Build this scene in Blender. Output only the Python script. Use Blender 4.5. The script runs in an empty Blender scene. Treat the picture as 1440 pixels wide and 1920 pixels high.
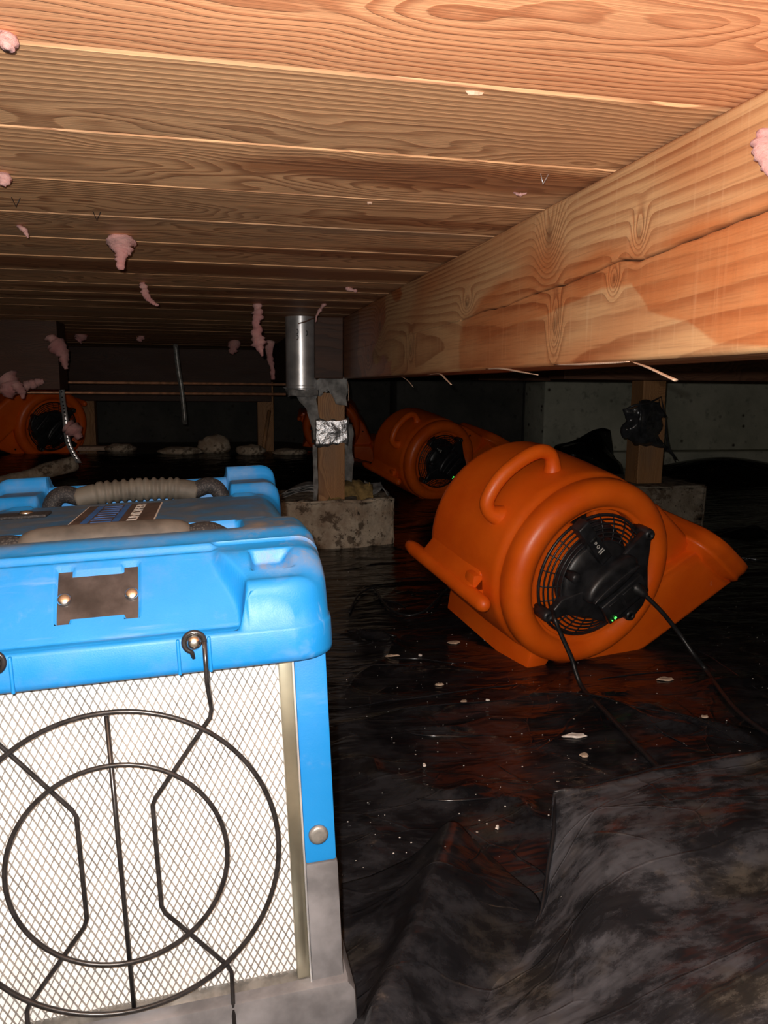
import bpy, bmesh, math, random
import numpy as np
from mathutils import Vector, Matrix, noise as mnoise
C = bpy.context.scene
COL = C.collection
# ------------------------------------------------------------------ camera
F = 1440.0
MW = np.array([[0.97744, 0.02520, -0.20970], [-0.21103, 0.15744, -0.96472], [0.00870, 0.98721, 0.15920]])  # columns: camera axes in the world
CAMP = np.array([0.0, 0.0, 0.52])
cd = bpy.data.cameras.new('camera'); cam = bpy.data.objects.new('camera', cd); COL.objects.link(cam)
cd.sensor_fit = 'VERTICAL'; cd.sensor_height = 36.0; cd.lens = 27.0; cd.clip_start = 0.01; cd.clip_end = 60
cam.matrix_world = Matrix([list(MW[0]) + [CAMP[0]], list(MW[1]) + [CAMP[1]], list(MW[2]) + [CAMP[2]], [0, 0, 0, 1]])
C.camera = cam
# ------------------------------------------------------------------ world: a closed crawl space, next to no ambient light
w = bpy.data.worlds.new('crawl_space_air'); C.world = w; w.use_nodes = True
w.node_tree.nodes['Background'].inputs[0].default_value = (0.6, 0.62, 0.7, 1)
w.node_tree.nodes['Background'].inputs[1].default_value = 0.004
# ------------------------------------------------------------------ the phone's flash next to the lens
ld = bpy.data.lights.new('phone_flash', 'POINT'); ld.energy = 26.5; ld.color = (1.0, 0.955, 0.91); ld.shadow_soft_size = 0.004
lo = bpy.data.objects.new('phone_flash', ld); COL.objects.link(lo)
lo.location = Vector(CAMP) + Vector(MW @ np.array([-0.014, 0.016, 0.002]))
vs = C.view_settings; vs.view_transform = 'Standard'; vs.look = 'None'; vs.exposure = 0.2; vs.gamma = 1.0; vs.use_curve_mapping = False

# ------------------------------------------------------------------ helpers
def ray(px, py): return MW @ np.array([px - 720.0, -(py - 960.0), -F]) / F
def at(px, py, x=None, y=None, z=None):
    r = ray(px, py)
    s = (z - CAMP[2]) / r[2] if z is not None else (y / r[1] if y is not None else x / r[0])
    return Vector(CAMP + r * s)
def tag(o, label=None, cat=None, group=None, kind=None):
    if label: o['label'] = label
    if cat: o['category'] = cat
    if group: o['group'] = group
    if kind: o['kind'] = kind
    return o
def thing(name, label, cat, loc=(0, 0, 0), group=None, rot=None):
    o = bpy.data.objects.new(name, None); COL.objects.link(o); o.location = loc; o.empty_display_size = 0.05
    if rot is not None: o.rotation_euler = rot.to_euler()
    return tag(o, label, cat, group)
def link(name, me, mat, parent=None, loc=None, smooth=True):
    o = bpy.data.objects.new(name, me); COL.objects.link(o)
    if mat and not me.materials: me.materials.append(mat)
    if parent: o.parent = parent
    if loc is not None: o.location = loc
    if smooth:
        for p in me.polygons: p.use_smooth = True
    return o
def mesh(verts, faces, off=None):
    me = bpy.data.meshes.new('m')
    if off is not None: verts = [(v[0] - off[0], v[1] - off[1], v[2] - off[2]) for v in verts]
    me.from_pydata([tuple(map(float, v)) for v in verts], [], faces); me.update(); return me
class MB:
    def __init__(s): s.v = []; s.f = []
    def add(s, v, f):
        n = len(s.v); s.v += [tuple(p) for p in v]; s.f += [tuple(i + n for i in q) for q in f]; return s
    def box(s, lo, hi, bev=0.0, M=None):
        bm = bmesh.new(); bmesh.ops.create_cube(bm, size=1)
        for v in bm.verts: v.co = Vector([(lo[i] + hi[i]) / 2 + v.co[i] * (hi[i] - lo[i]) for i in range(3)])
        if bev: bmesh.ops.bevel(bm, geom=bm.edges[:], offset=bev, segments=2, affect='EDGES', profile=0.6)
        return s.frombm(bm, M)
    def frombm(s, bm, M=None):
        bm.verts.ensure_lookup_table()
        if M is not None: bm.transform(M)
        bm.normal_update()
        v = [tuple(x.co) for x in bm.verts]; f = [[x.index for x in q.verts] for q in bm.faces]
        bm.free(); return s.add(v, f)
    def prism(s, poly, a, b, axis=1, bev=0.0, seg=3, M=None):
        """poly in the two other axes, extruded from a to b along the axis; the rims rounded"""
        bm = bmesh.new()
        def P(p, t):
            q = [p[0], p[1]]; q.insert(axis, t); return q
        lo = [bm.verts.new(P(p, a)) for p in poly]; hi = [bm.verts.new(P(p, b)) for p in poly]
        bm.faces.new(lo); bm.faces.new(hi[::-1]); n = len(poly); side = []
        for i in range(n): bm.faces.new((lo[(i + 1) % n], lo[i], hi[i], hi[(i + 1) % n]))
        bmesh.ops.recalc_face_normals(bm, faces=bm.faces[:])
        if bev:
            ed = [e for e in bm.edges if (e.verts[0] in lo and e.verts[1] in lo) or (e.verts[0] in hi and e.verts[1] in hi)]
            bmesh.ops.bevel(bm, geom=ed, offset=bev, segments=seg, affect='EDGES', profile=0.5, clamp_overlap=True)
        return s.frombm(bm, M)
    def tube(s, pts, r, n=10, closed=False, flat=1.0, cap=True):
        pts = [Vector(p) for p in pts]; m = len(pts); rs = r if isinstance(r, (list, tuple)) else [r] * m
        base = len(s.v); up = None; vs_ = []; fs = []
        for i, p in enumerate(pts):
            a = pts[(i - 1) % m] if closed or i > 0 else p; b = pts[(i + 1) % m] if closed or i < m - 1 else p
            t = (b - a).normalized()
            if up is None: up = t.orthogonal().normalized() if abs(t.z) > 0.9 else Vector((0, 0, 1))
            sd = t.cross(up).normalized(); up = sd.cross(t).normalized()
            for k in range(n):
                A = 2 * math.pi * k / n; vs_.append(p + sd * math.cos(A) * rs[i] + up * math.sin(A) * rs[i] * flat)
        for i in range(m if closed else m - 1):
            j = (i + 1) % m
            for k in range(n): fs.append((i * n + k, i * n + (k + 1) % n, j * n + (k + 1) % n, j * n + k))
        if not closed and cap: fs += [tuple(range(n))[::-1], tuple((m - 1) * n + k for k in range(n))]
        return s.add(vs_, fs)
    def lathe(s, prof, n=64, axis=1, c=(0, 0, 0), a0=0, a1=2 * math.pi):
        """prof: (radius, position along axis)"""
        v = []; f = []; m = len(prof)
        for (r, t) in prof:
            for k in range(n):
                A = a0 + (a1 - a0) * k / n; q = [r * math.cos(A), r * math.sin(A)]; q.insert(axis, t)
                v.append((q[0] + c[0], q[1] + c[1], q[2] + c[2]))
        for i in range(m - 1):
            for k in range(n): f.append((i * n + k, i * n + (k + 1) % n, (i + 1) * n + (k + 1) % n, (i + 1) * n + k))
        if prof[0][0] > 1e-6: f.append(tuple(range(n)))
        if prof[-1][0] > 1e-6: f.append(tuple((m - 1) * n + k for k in range(n))[::-1])
        return s.add(v, f)
    def build(s, name, mat, parent=None, off=None, smooth=True, scale=1.0, angle=None):
        v = [(p[0] * scale, p[1] * scale, p[2] * scale) for p in s.v] if scale != 1.0 else s.v
        me = mesh(v, s.f, off); bm = bmesh.new(); bm.from_mesh(me); bmesh.ops.recalc_face_normals(bm, faces=bm.faces[:])
        if angle:
            for e in bm.edges:
                if len(e.link_faces) == 2 and e.calc_face_angle(0) > angle: e.smooth = False
        bm.to_mesh(me); bm.free()
        return link(name, me, mat, parent, None, smooth)
def spline(pts, n=8):
    P = [Vector(p) for p in pts]; P = [P[0] * 2 - P[1]] + P + [P[-1] * 2 - P[-2]]; out = []
    for i in range(1, len(P) - 2):
        for k in range(n):
            t = k / n
            out.append(0.5 * ((2 * P[i]) + (P[i + 1] - P[i - 1]) * t + (2 * P[i - 1] - 5 * P[i] + 4 * P[i + 1] - P[i + 2]) * t * t + (3 * P[i] - P[i - 1] - 3 * P[i + 1] + P[i + 2]) * t ** 3))
    return out + [P[-2]]
def gridmesh(pts, nr, nc, closed=False):
    f = []
    for i in range(nr - 1):
        for j in range(nc - 1): a = i * nc + j; f.append((a, a + 1, a + nc + 1, a + nc))
    return mesh(pts, f)
def set_attr(me, name, vals):
    a = me.attributes.new(name, 'FLOAT', 'POINT'); a.data.foreach_set('value', np.asarray(vals, dtype=np.float32))

# ------------------------------------------------------------------ materials
class NT:
    def __init__(s, name):
        s.m = bpy.data.materials.new(name); s.m.use_nodes = True; s.t = s.m.node_tree; s.n = s.t.nodes; s.b = s.n['Principled BSDF']
    def new(s, typ, **kw):
        nd = s.n.new(typ)
        for k, v in kw.items(): setattr(nd, k, v)
        return nd
    def put(s, sock, v):
        if isinstance(v, bpy.types.NodeSocket): s.t.links.new(v, sock)
        elif v is not None:
            if sock.type == 'RGBA' and len(v) == 3: v = tuple(v) + (1,)
            sock.default_value = v
    def math(s, op, a, b=None, c=None, clamp=False):
        nd = s.new('ShaderNodeMath', operation=op, use_clamp=clamp)
        s.put(nd.inputs[0], a); s.put(nd.inputs[1], b); s.put(nd.inputs[2], c); return nd.outputs[0]
    def vmath(s, op, a, b):
        nd = s.new('ShaderNodeVectorMath', operation=op); s.put(nd.inputs[0], a); s.put(nd.inputs[1], b); return nd.outputs[0]
    def obj(s): return s.new('ShaderNodeTexCoord').outputs['Object']
    def noise(s, vec, scale, detail=4, rough=0.55, dist=0.0):
        nd = s.new('ShaderNodeTexNoise'); s.put(nd.inputs['Vector'], vec); nd.inputs['Scale'].default_value = scale
        nd.inputs['Detail'].default_value = detail; nd.inputs['Roughness'].default_value = rough; nd.inputs['Distortion'].default_value = dist
        return nd.outputs['Fac']
    def voro(s, vec, scale, feature='F1', out='Distance', rnd=1.0):
        nd = s.new('ShaderNodeTexVoronoi', feature=feature); s.put(nd.inputs['Vector'], vec); nd.inputs['Scale'].default_value = scale
        nd.inputs['Randomness'].default_value = rnd; return nd.outputs[out]
    def map(s, v, a, b, c=0.0, d=1.0):
        nd = s.new('ShaderNodeMapRange'); nd.clamp = True; nd.interpolation_type = 'SMOOTHSTEP'
        for i, x in enumerate((v, a, b, c, d)): s.put(nd.inputs[i], x)
        return nd.outputs[0]
    def mix(s, f, a, b, blend='MIX'):
        nd = s.new('ShaderNodeMix', data_type='RGBA', blend_type=blend); s.put(nd.inputs[0], f); s.put(nd.inputs[6], a); s.put(nd.inputs[7], b); return nd.outputs[2]
    def xyz(s, v):
        nd = s.new('ShaderNodeSeparateXYZ'); s.put(nd.inputs[0], v); return nd.outputs
    def comb(s, x, y, z):
        nd = s.new('ShaderNodeCombineXYZ'); s.put(nd.inputs[0], x); s.put(nd.inputs[1], y); s.put(nd.inputs[2], z); return nd.outputs[0]
    def attr(s, name): return s.new('ShaderNodeAttribute', attribute_name=name).outputs['Fac']
    def bump(s, h, strength=0.3, dist=0.002, nrm=None):
        nd = s.new('ShaderNodeBump'); s.put(nd.inputs['Height'], h); nd.inputs['Strength'].default_value = strength; nd.inputs['Distance'].default_value = dist
        if nrm: s.put(nd.inputs['Normal'], nrm)
        s.t.links.new(nd.outputs[0], s.b.inputs['Normal']); return nd.outputs[0]
    def fin(s, col=None, rough=None, metal=None, **kw):
        s.put(s.b.inputs['Base Color'], col); s.put(s.b.inputs['Roughness'], rough); s.put(s.b.inputs['Metallic'], metal)
        for k, v in kw.items(): s.put(s.b.inputs[k.replace('_', ' ')], v)
        return s.m
def simple(name, col, rough=0.5, metal=0.0, var=0.15, scale=30, bump=0.1, bd=0.001, **kw):
    t = NT(name); o = t.obj(); n = t.noise(o, scale, 5)
    c = t.mix(t.map(n, 0.3, 0.7), tuple(x * (1 - var) for x in col), tuple(min(1, x * (1 + var)) for x in col))
    if bump: t.bump(n, bump, bd)
    return t.fin(c, rough, metal, **kw)
def wood(name, light, dark, weather=(0.2, 0.16, 0.11), freq=190, wamt=0.5, axis='x', fiber=0.35, rough=0.62, stainc=None, stain_amt=0.0):
    t = NT(name); o = t.obj(); x, y, z = t.xyz(o)
    if axis == 'y': x, y = y, x
    if axis == 'z': x, z = z, x
    rnd = t.new('ShaderNodeObjectInfo').outputs['Random']
    r2 = t.math('FRACT', t.math('MULTIPLY', rnd, 7.31)); r3 = t.math('FRACT', t.math('MULTIPLY', rnd, 23.7)); sh = t.math('MULTIPLY', rnd, 37.0)
    lv = t.comb(t.math('ADD', x, sh), y, z)
    n1 = t.noise(t.vmath('MULTIPLY', lv, (1.7, 3.5, 3.5)), 1.0, 3); n2 = t.noise(t.vmath('MULTIPLY', lv, (5, 34, 34)), 1.0, 3)
    yy = t.math('ADD', y, t.math('MULTIPLY_ADD', r2, 0.15, -0.075))
    zz = t.math('ADD', t.math('MULTIPLY_ADD', n1, 0.34, -0.15), t.math('MULTIPLY_ADD', r3, 0.05, z))
    rr = t.math('SQRT', t.math('ADD', t.math('MULTIPLY', yy, yy), t.math('MULTIPLY', zz, zz)))
    rr = t.math('ADD', rr, t.math('MULTIPLY', n2, 0.008))
    ph = t.math('MULTIPLY', rr, freq); fr = t.math('FRACT', ph)
    late = t.math('MULTIPLY', t.map(fr, 0.25, 0.85), t.map(fr, 1.0, 0.9))
    fib = t.noise(t.vmath('MULTIPLY', lv, (9, 420, 420)), 1.0, 3, 0.6)
    fib2 = t.noise(t.vmath('MULTIPLY', lv, (3, 70, 70)), 1.0, 4, 0.6)
    c = t.mix(t.math('MULTIPLY', late, t.map(fib2, 0.2, 0.75, 0.35, 0.95)), light, dark)
    c = t.mix(t.map(fib, 0.35, 0.75, 0.0, fiber), c, tuple(v * 0.45 for v in dark))
    blot = t.noise(t.vmath('MULTIPLY', lv, (2.2, 9, 9)), 1.0, 5, 0.62)
    c = t.mix(t.math('MULTIPLY', t.map(blot, 0.42, 0.66), t.math('MULTIPLY', t.math('ADD', r2, 0.25), wamt)), c, weather)
    tone = t.new('ShaderNodeHueSaturation'); t.put(tone.inputs['Color'], c); t.put(tone.inputs['Value'], t.math('MULTIPLY_ADD', r3, 0.22, 0.88)); c = tone.outputs[0]
    if stainc:
        st = t.attr('stain'); c = t.mix(t.math('MULTIPLY', st, stain_amt), c, t.mix(1.0, c, stainc, 'MULTIPLY'))
        c = t.mix(t.attr('dark'), c, (0.03, 0.012, 0.006))
    t.bump(t.math('ADD', t.math('MULTIPLY', late, 0.8), fib), 0.35, 0.0012)
    return t.fin(c, rough)

M = {}
M['plank'] = wood('subfloor_plank_wood', (0.95, 0.54, 0.27), (0.40, 0.165, 0.07), (0.40, 0.25, 0.15), 105, 0.7, stainc=(0.42, 0.24, 0.15), stain_amt=0.75)
M['plank_near'] = wood('reddish_plank_wood', (0.95, 0.47, 0.23), (0.50, 0.16, 0.062), (0.62, 0.30, 0.15), 125, 0.3)
M['pine'] = wood('pine_post_wood', (0.50, 0.25, 0.10), (0.30, 0.12, 0.04), (0.22, 0.15, 0.1), 240, 0.6, axis='z')
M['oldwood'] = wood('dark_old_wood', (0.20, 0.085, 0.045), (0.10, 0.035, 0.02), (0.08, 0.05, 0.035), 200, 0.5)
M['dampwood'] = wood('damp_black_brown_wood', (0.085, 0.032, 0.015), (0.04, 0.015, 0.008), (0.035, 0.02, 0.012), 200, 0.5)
M['sill'] = wood('splinter_wood', (0.72, 0.50, 0.36), (0.50, 0.30, 0.2), (0.5, 0.4, 0.3), 260, 0.3)

def beam_mat():
    t = NT('beam_wood'); o = t.obj(); x, y, z = t.xyz(o); ring = t.attr('ring'); st = t.attr('stain')
    lv = t.comb(y, z, x)
    ph = t.math('ADD', ring, t.math('MULTIPLY', t.noise(t.vmath('MULTIPLY', lv, (4, 26, 1)), 1.0, 4), 0.9))
    fr = t.math('FRACT', ph); late = t.math('MULTIPLY', t.map(fr, 0.35, 0.9), t.map(fr, 1.0, 0.93))
    amt = t.map(t.noise(t.vmath('MULTIPLY', lv, (3, 18, 1)), 1.0, 4), 0.3, 0.7, 0.25, 0.9)
    fib = t.noise(t.vmath('MULTIPLY', lv, (14, 520, 10)), 1.0, 3); saw = t.noise(t.vmath('MULTIPLY', lv, (160, 7, 1)), 1.0, 3, 0.6)
    c = t.mix(t.math('MULTIPLY', late, amt), (0.64, 0.36, 0.17), (0.36, 0.135, 0.05))
    c = t.mix(t.map(fib, 0.4, 0.8, 0.0, 0.35), c, (0.22, 0.09, 0.035))
    c = t.mix(t.map(saw, 0.52, 0.75, 0.0, 0.4), c, (0.70, 0.45, 0.25))
    n3 = t.noise(t.vmath('MULTIPLY', lv, (6, 14, 1)), 1.0, 5, 0.65)
    c = t.mix(t.math('MULTIPLY', st, t.map(n3, 0.2, 0.65, 0.55, 1.0)), c, t.mix(1.0, c, (0.80, 0.40, 0.22), 'MULTIPLY'))
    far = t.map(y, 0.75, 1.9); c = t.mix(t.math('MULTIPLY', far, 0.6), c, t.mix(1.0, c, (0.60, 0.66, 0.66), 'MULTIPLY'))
    c = t.mix(t.attr('dark'), c, (0.035, 0.014, 0.008))
    t.bump(t.math('ADD', t.math('ADD', late, fib), t.math('MULTIPLY', saw, 0.7)), 0.35, 0.0012)
    return t.fin(c, t.math('MULTIPLY_ADD', st, -0.18, 0.62))
M['beam'] = beam_mat()

def film_mat(name, dusty=0.0):
    t = NT(name); o = t.obj(); dust = t.attr('dust')
    warp = t.new('ShaderNodeTexNoise'); t.put(warp.inputs['Vector'], o); warp.inputs['Scale'].default_value = 5; warp.inputs['Detail'].default_value = 3
    wv = t.vmath('ADD', o, t.vmath('MULTIPLY', t.vmath('SUBTRACT', warp.outputs['Color'], (0.5, 0.5, 0.5)), (0.07, 0.07, 0.07)))
    rot = t.new('ShaderNodeMapping'); t.put(rot.inputs[0], wv); rot.inputs['Rotation'].default_value = (0, 0, 0.25); rot.inputs['Scale'].default_value = (1.0, 3.2, 1.0)
    e1 = t.voro(rot.outputs[0], 3.2, 'DISTANCE_TO_EDGE'); e2 = t.voro(wv, 11, 'DISTANCE_TO_EDGE')
    l1 = t.map(e1, 0.0, 0.018, 1.0, 0.0); l2 = t.map(e2, 0.0, 0.022, 1.0, 0.0)
    sel = t.map(t.noise(o, 4.5, 3), 0.5, 0.62); l2 = t.math('MULTIPLY', l2, sel)
    h = t.math('ADD', t.math('MULTIPLY', l1, 0.10), t.math('MULTIPLY', l2, 0.12))
    big = t.noise(rot.outputs[0], 6, 3); h = t.math('ADD', h, t.math('MULTIPLY', big, 1.6))
    wr = t.noise(t.vmath('MULTIPLY', wv, (9, 60, 20)), 1.0, 3); h = t.math('ADD', h, t.math('MULTIPLY', wr, 0.08))
    n = t.noise(o, 14, 8, 0.72); n2 = t.noise(o, 70, 6, 0.7); n3 = t.noise(o, 3.3, 4)
    d = t.math('MULTIPLY', t.map(n, 0.56, 0.74), t.map(n2, 0.42, 0.62))
    d = t.math('MULTIPLY', d, t.map(n3, 0.42, 0.6)); d = t.math('MULTIPLY', d, 0.55)
    d = t.math('MAXIMUM', d, t.math('MULTIPLY', t.math('MAXIMUM', l1, l2), t.math('MULTIPLY', t.map(n, 0.5, 0.75), t.map(n2, 0.4, 0.65, 0.1, 0.5))))
    stk = t.noise(t.vmath('MULTIPLY', rot.outputs[0], (3, 32, 8)), 1.0, 7, 0.75); d = t.math('MAXIMUM', d, t.math('MULTIPLY', t.map(stk, 0.60, 0.72), t.map(n3, 0.40, 0.62, 0.0, 0.40)))
    hz = t.math('MULTIPLY', dust, t.map(t.noise(t.vmath('MULTIPLY', wv, (11, 16, 11)), 1.0, 9, 0.74), 0.42, 0.62, 0.14, 0.95))
    tan = t.mix(t.map(t.noise(o, 9, 5), 0.52, 0.66), (0.165, 0.168, 0.19), (0.21, 0.185, 0.15))
    c = t.mix(d, (0.0045, 0.0045, 0.0055), (0.22, 0.165, 0.11)); c = t.mix(t.math('MULTIPLY', hz, 0.75), c, tan)
    # crumbs stuck to the film
    vd = t.voro(o, 90, 'F1'); vr = t.new('ShaderNodeTexVoronoi'); t.put(vr.inputs['Vector'], o); vr.inputs['Scale'].default_value = 90
    pick = t.math('GREATER_THAN', t.xyz(vr.outputs['Color'])[0], 0.965); sp = t.math('MULTIPLY', t.math('LESS_THAN', vd, 0.14), pick)
    c = t.mix(sp, c, (0.55, 0.50, 0.44))
    t.bump(h, 0.75, 0.006)
    ro = t.math('ADD', t.map(n2, 0.3, 0.7, 0.13, 0.2), t.math('MULTIPLY', t.math('MAXIMUM', d, hz), 0.5)); ro = t.math('MAXIMUM', ro, t.math('MULTIPLY', sp, 0.7))
    return t.fin(c, ro, Specular_IOR_Level=0.27)
M['film'] = film_mat('black_polythene_film')

def concrete(name, a, b, scale=9, blot=0.0):
    t = NT(name); o = t.obj(); n = t.noise(o, scale, 8, 0.65); n2 = t.noise(o, scale * 9, 5); n3 = t.noise(o, scale * 0.45, 3)
    c = t.mix(t.map(n, 0.35, 0.65), a, b); c = t.mix(t.map(n2, 0.55, 0.75, 0, 0.6), c, tuple(x * 0.35 for x in a))
    pit = t.map(t.voro(o, scale * 5), 0.02, 0.22); c = t.mix(t.math('MULTIPLY', t.map(pit, 1, 0), t.map(n3, 0.45, 0.6)), c, (0.045, 0.028, 0.018))
    if blot: c = t.mix(t.map(t.noise(o, scale * 1.6, 6, 0.7), 0.53, 0.60, 0.0, blot), c, (0.075, 0.042, 0.022))
    t.bump(t.math('ADD', t.math('ADD', n, t.math('MULTIPLY', n2, 0.5)), t.math('MULTIPLY', pit, 0.4)), 0.8, 0.006)
    return t.fin(c, 0.9)
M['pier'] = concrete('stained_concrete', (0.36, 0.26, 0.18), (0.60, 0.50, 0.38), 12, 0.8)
M['pier_far'] = concrete('shade_dim_concrete', (0.17, 0.13, 0.09), (0.30, 0.25, 0.19), 12, 0.8)  # darker copy of the pier concrete, its dimness put into the colour
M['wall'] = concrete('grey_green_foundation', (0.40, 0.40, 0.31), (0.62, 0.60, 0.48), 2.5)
M['darkwall'] = concrete('shade_dark_foundation', (0.05, 0.048, 0.042), (0.09, 0.085, 0.075), 2.5)  # near-black: the unlit far background is put into the wall colour
M['soil'] = concrete('dry_soil', (0.12, 0.09, 0.06), (0.18, 0.14, 0.1), 6)

def blue_mat():
    t = NT('blue_moulded_plastic'); o = t.obj(); n = t.noise(o, 26, 7, 0.68); n2 = t.noise(o, 7, 4); nf = t.noise(o, 900, 2)
    x, y, z = t.xyz(o); nz = t.xyz(t.new('ShaderNodeTexCoord').outputs['Normal'])[2]
    c = t.mix(t.map(n2, 0.35, 0.65), (0.004, 0.185, 0.50), (0.010, 0.215, 0.56))
    top = t.math('MULTIPLY', t.map(nz, 0.88, 0.99), t.map(y, -0.172, -0.140)); scuff = t.attr('grime')
    g = t.math('MULTIPLY', top, t.map(n, 0.3, 0.6, 0.45, 0.95))
    c = t.mix(g, c, (0.06, 0.10, 0.15))
    c = t.mix(t.math('MULTIPLY', scuff, t.map(n, 0.42, 0.64, 0.0, 0.75)), c, (0.22, 0.19, 0.15))
    c = t.mix(t.math('MULTIPLY', t.map(n, 0.58, 0.78), 0.22), c, (0.28, 0.34, 0.40))
    c = t.mix(t.map(t.noise(t.vmath('MULTIPLY', o, (8, 120, 30)), 1.0, 4), 0.6, 0.8, 0, 0.3), c, (0.35, 0.42, 0.5))
    t.bump(t.math('ADD', nf, t.math('MULTIPLY', n, 0.4)), 0.15, 0.0006)
    return t.fin(c, t.map(n, 0.3, 0.7, 0.42, 0.58))
M['blue'] = blue_mat()
M['greybase'] = simple('scuffed_grey_plastic', (0.15, 0.148, 0.155), 0.5, 0.0, 0.4, 22, 0.25)
def orange_mat():
    t = NT('orange_moulded_plastic'); o = t.obj(); n = t.noise(o, 9, 5); n2 = t.noise(o, 45, 7, 0.75); sc = t.noise(t.vmath('MULTIPLY', o, (14, 60, 160)), 1.0, 4, 0.7)
    c = t.mix(t.map(n, 0.3, 0.7), (0.74, 0.095, 0.0025), (0.86, 0.135, 0.006))
    c = t.mix(t.map(n2, 0.66, 0.76, 0, 0.35), c, (0.8, 0.42, 0.28)); c = t.mix(t.map(sc, 0.66, 0.78, 0, 0.35), c, (0.85, 0.4, 0.2))
    t.bump(n2, 0.12, 0.001)
    return t.fin(c, t.map(n2, 0.3, 0.7, 0.33, 0.5))
M['orange'] = orange_mat()
M['black'] = simple('black_motor_plastic', (0.016, 0.016, 0.018), 0.38, 0, 0.4, 60, 0.1)
M['darkhole'] = simple('dark_opening_shade', (0.004, 0.004, 0.004), 0.7, 0, 0.2)  # near-black fill, shade inside openings and holes put into the colour
M['rubber'] = simple('black_cable_rubber', (0.012, 0.012, 0.013), 0.42, 0, 0.3, 80)
M['steel'] = simple('galvanised_steel', (0.80, 0.80, 0.82), 0.30, 0.75, 0.25, 14, 0.1, 0.002)
M['dullsteel'] = simple('dull_grey_metal', (0.22, 0.215, 0.20), 0.42, 0.5, 0.4, 60, 0.2)
M['foldfilm'] = simple('highlight_fold_film', (0.012, 0.012, 0.014), 0.17, 0, 0.3, 40, 0.15, 0.002)  # gloss for the tubes added to catch highlights on the film
M['blackwire'] = simple('black_coated_wire', (0.02, 0.018, 0.018), 0.28, 0.0, 0.4, 120, 0.1)
M['bolt'] = simple('zinc_bolt', (0.75, 0.74, 0.70), 0.25, 1.0, 0.15, 200, 0.1)
M['brushed'] = simple('stainless_frame_strip', (0.46, 0.43, 0.33), 0.32, 0.9, 0.35, 9, 0.05)
M['filter'] = simple('white_air_filter', (0.86, 0.84, 0.82), 0.8, 0, 0.06, 60, 0.3)
M['meshwire'] = simple('aluminium_filter_mesh', (0.27, 0.255, 0.235), 0.5, 0.1, 0.3, 40, 0.05)
M['copper'] = simple('tarnished_copper', (0.75, 0.36, 0.20), 0.4, 0.35, 0.3, 30, 0.1)
M['grip'] = simple('dusty_grip_rubber', (0.062, 0.053, 0.044), 0.7, 0, 0.45, 35, 0.3)
M['lightgrip'] = simple('worn_grip_rib', (0.075, 0.066, 0.052), 0.7, 0, 0.3, 35, 0.3)
M['pink'] = None
def pink_mat():
    t = NT('pink_fibreglass'); o = t.obj(); n = t.noise(o, 70, 8, 0.75); n2 = t.noise(o, 18, 4)
    c = t.mix(t.map(n2, 0.3, 0.7), (0.62, 0.27, 0.26), (0.80, 0.46, 0.42)); c = t.mix(t.map(n, 0.35, 0.7, 0, 0.5), c, (0.45, 0.17, 0.17))
    t.bump(n, 0.9, 0.004); return t.fin(c, 0.95, Subsurface_Weight=0.1)
M['pink'] = pink_mat()
def web_mat():
    t = NT('woven_black_webbing'); o = t.obj()
    a = t.voro(t.vmath('MULTIPLY', o, (520, 520, 520)), 1.0); c = t.mix(t.map(a, 0.1, 0.6), (0.05, 0.045, 0.04), (0.008, 0.007, 0.008))
    t.bump(a, -0.6, 0.001); return t.fin(c, 0.75)
M['web'] = web_mat()
M['paper'] = simple('torn_grey_felt_paper', (0.27, 0.26, 0.25), 0.9, 0, 0.5, 30, 0.5)
M['foil'] = simple('crumpled_silver_tape', (0.66, 0.66, 0.68), 0.30, 0.9, 0.2, 60, 1.0, 0.004)
M['rag'] = simple('brown_rag', (0.26, 0.17, 0.06), 0.95, 0, 0.5, 40, 0.6, 0.003)
M['white'] = simple('pale_chip', (0.78, 0.72, 0.66), 0.8, 0, 0.2, 90, 0.4)
M['tan'] = simple('tan_chip', (0.50, 0.38, 0.28), 0.9, 0, 0.3, 90, 0.4)
M['lightwall'] = simple('white_print', (0.62, 0.60, 0.56), 0.7, 0, 0.1)
M['stickerblack'] = simple('sticker_black', (0.065, 0.045, 0.038), 0.55, 0, 0.4, 60)
M['stickerblue'] = simple('sticker_blue', (0.03, 0.13, 0.42), 0.5, 0, 0.2, 60)
M['clearfilm'] = simple('crinkled_clear_film', (0.035, 0.035, 0.038), 0.12, 0, 0.4, 45, 0.5, 0.006)
def led_mat():
    t = NT('green_power_light'); return t.fin((0.02, 0.5, 0.05), 0.4, Emission_Color=(0.1, 1.0, 0.12, 1), Emission_Strength=1.6)
M['led'] = led_mat()

# ------------------------------------------------------------------ setting: floor soil, walls
CEIL = 0.735
def floor_h(x, y):
    """the ground below the film: a gentle rise towards the back left"""
    x = np.asarray(x, float); y = np.asarray(y, float)
    sm = lambda v, a, b: np.clip((v - a) / (b - a), 0, 1) ** 2 * (3 - 2 * np.clip((v - a) / (b - a), 0, 1))
    h = 0.19 * sm(y, 2.9, 4.0) * (1 - sm(x, 0.4, 1.4)) + 0.07 * sm(y, 3.2, 4.1) * sm(x, 0.9, 1.6)
    h += 0.062 * np.exp(-(((x - 0.78) / 0.20) ** 2 + ((y - 1.68) / 0.16) ** 2))
    h -= 0.012 * np.exp(-(((x - 0.65) / 0.35) ** 2 + ((y - 1.27) / 0.06) ** 2)) * 0
    return h
def tiled(name, x0, x1, y0, y1, dx, z_off, mat, attr=None):
    nx = int((x1 - x0) / dx) + 1; ny = int((y1 - y0) / dx) + 1
    X, Y = np.meshgrid(np.linspace(x0, x1, nx), np.linspace(y0, y1, ny)); Z = floor_h(X, Y) + z_off
    me = gridmesh(np.stack([X.ravel(), Y.ravel(), Z.ravel()], 1), ny, nx); return link(name, me, mat), X, Y
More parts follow.
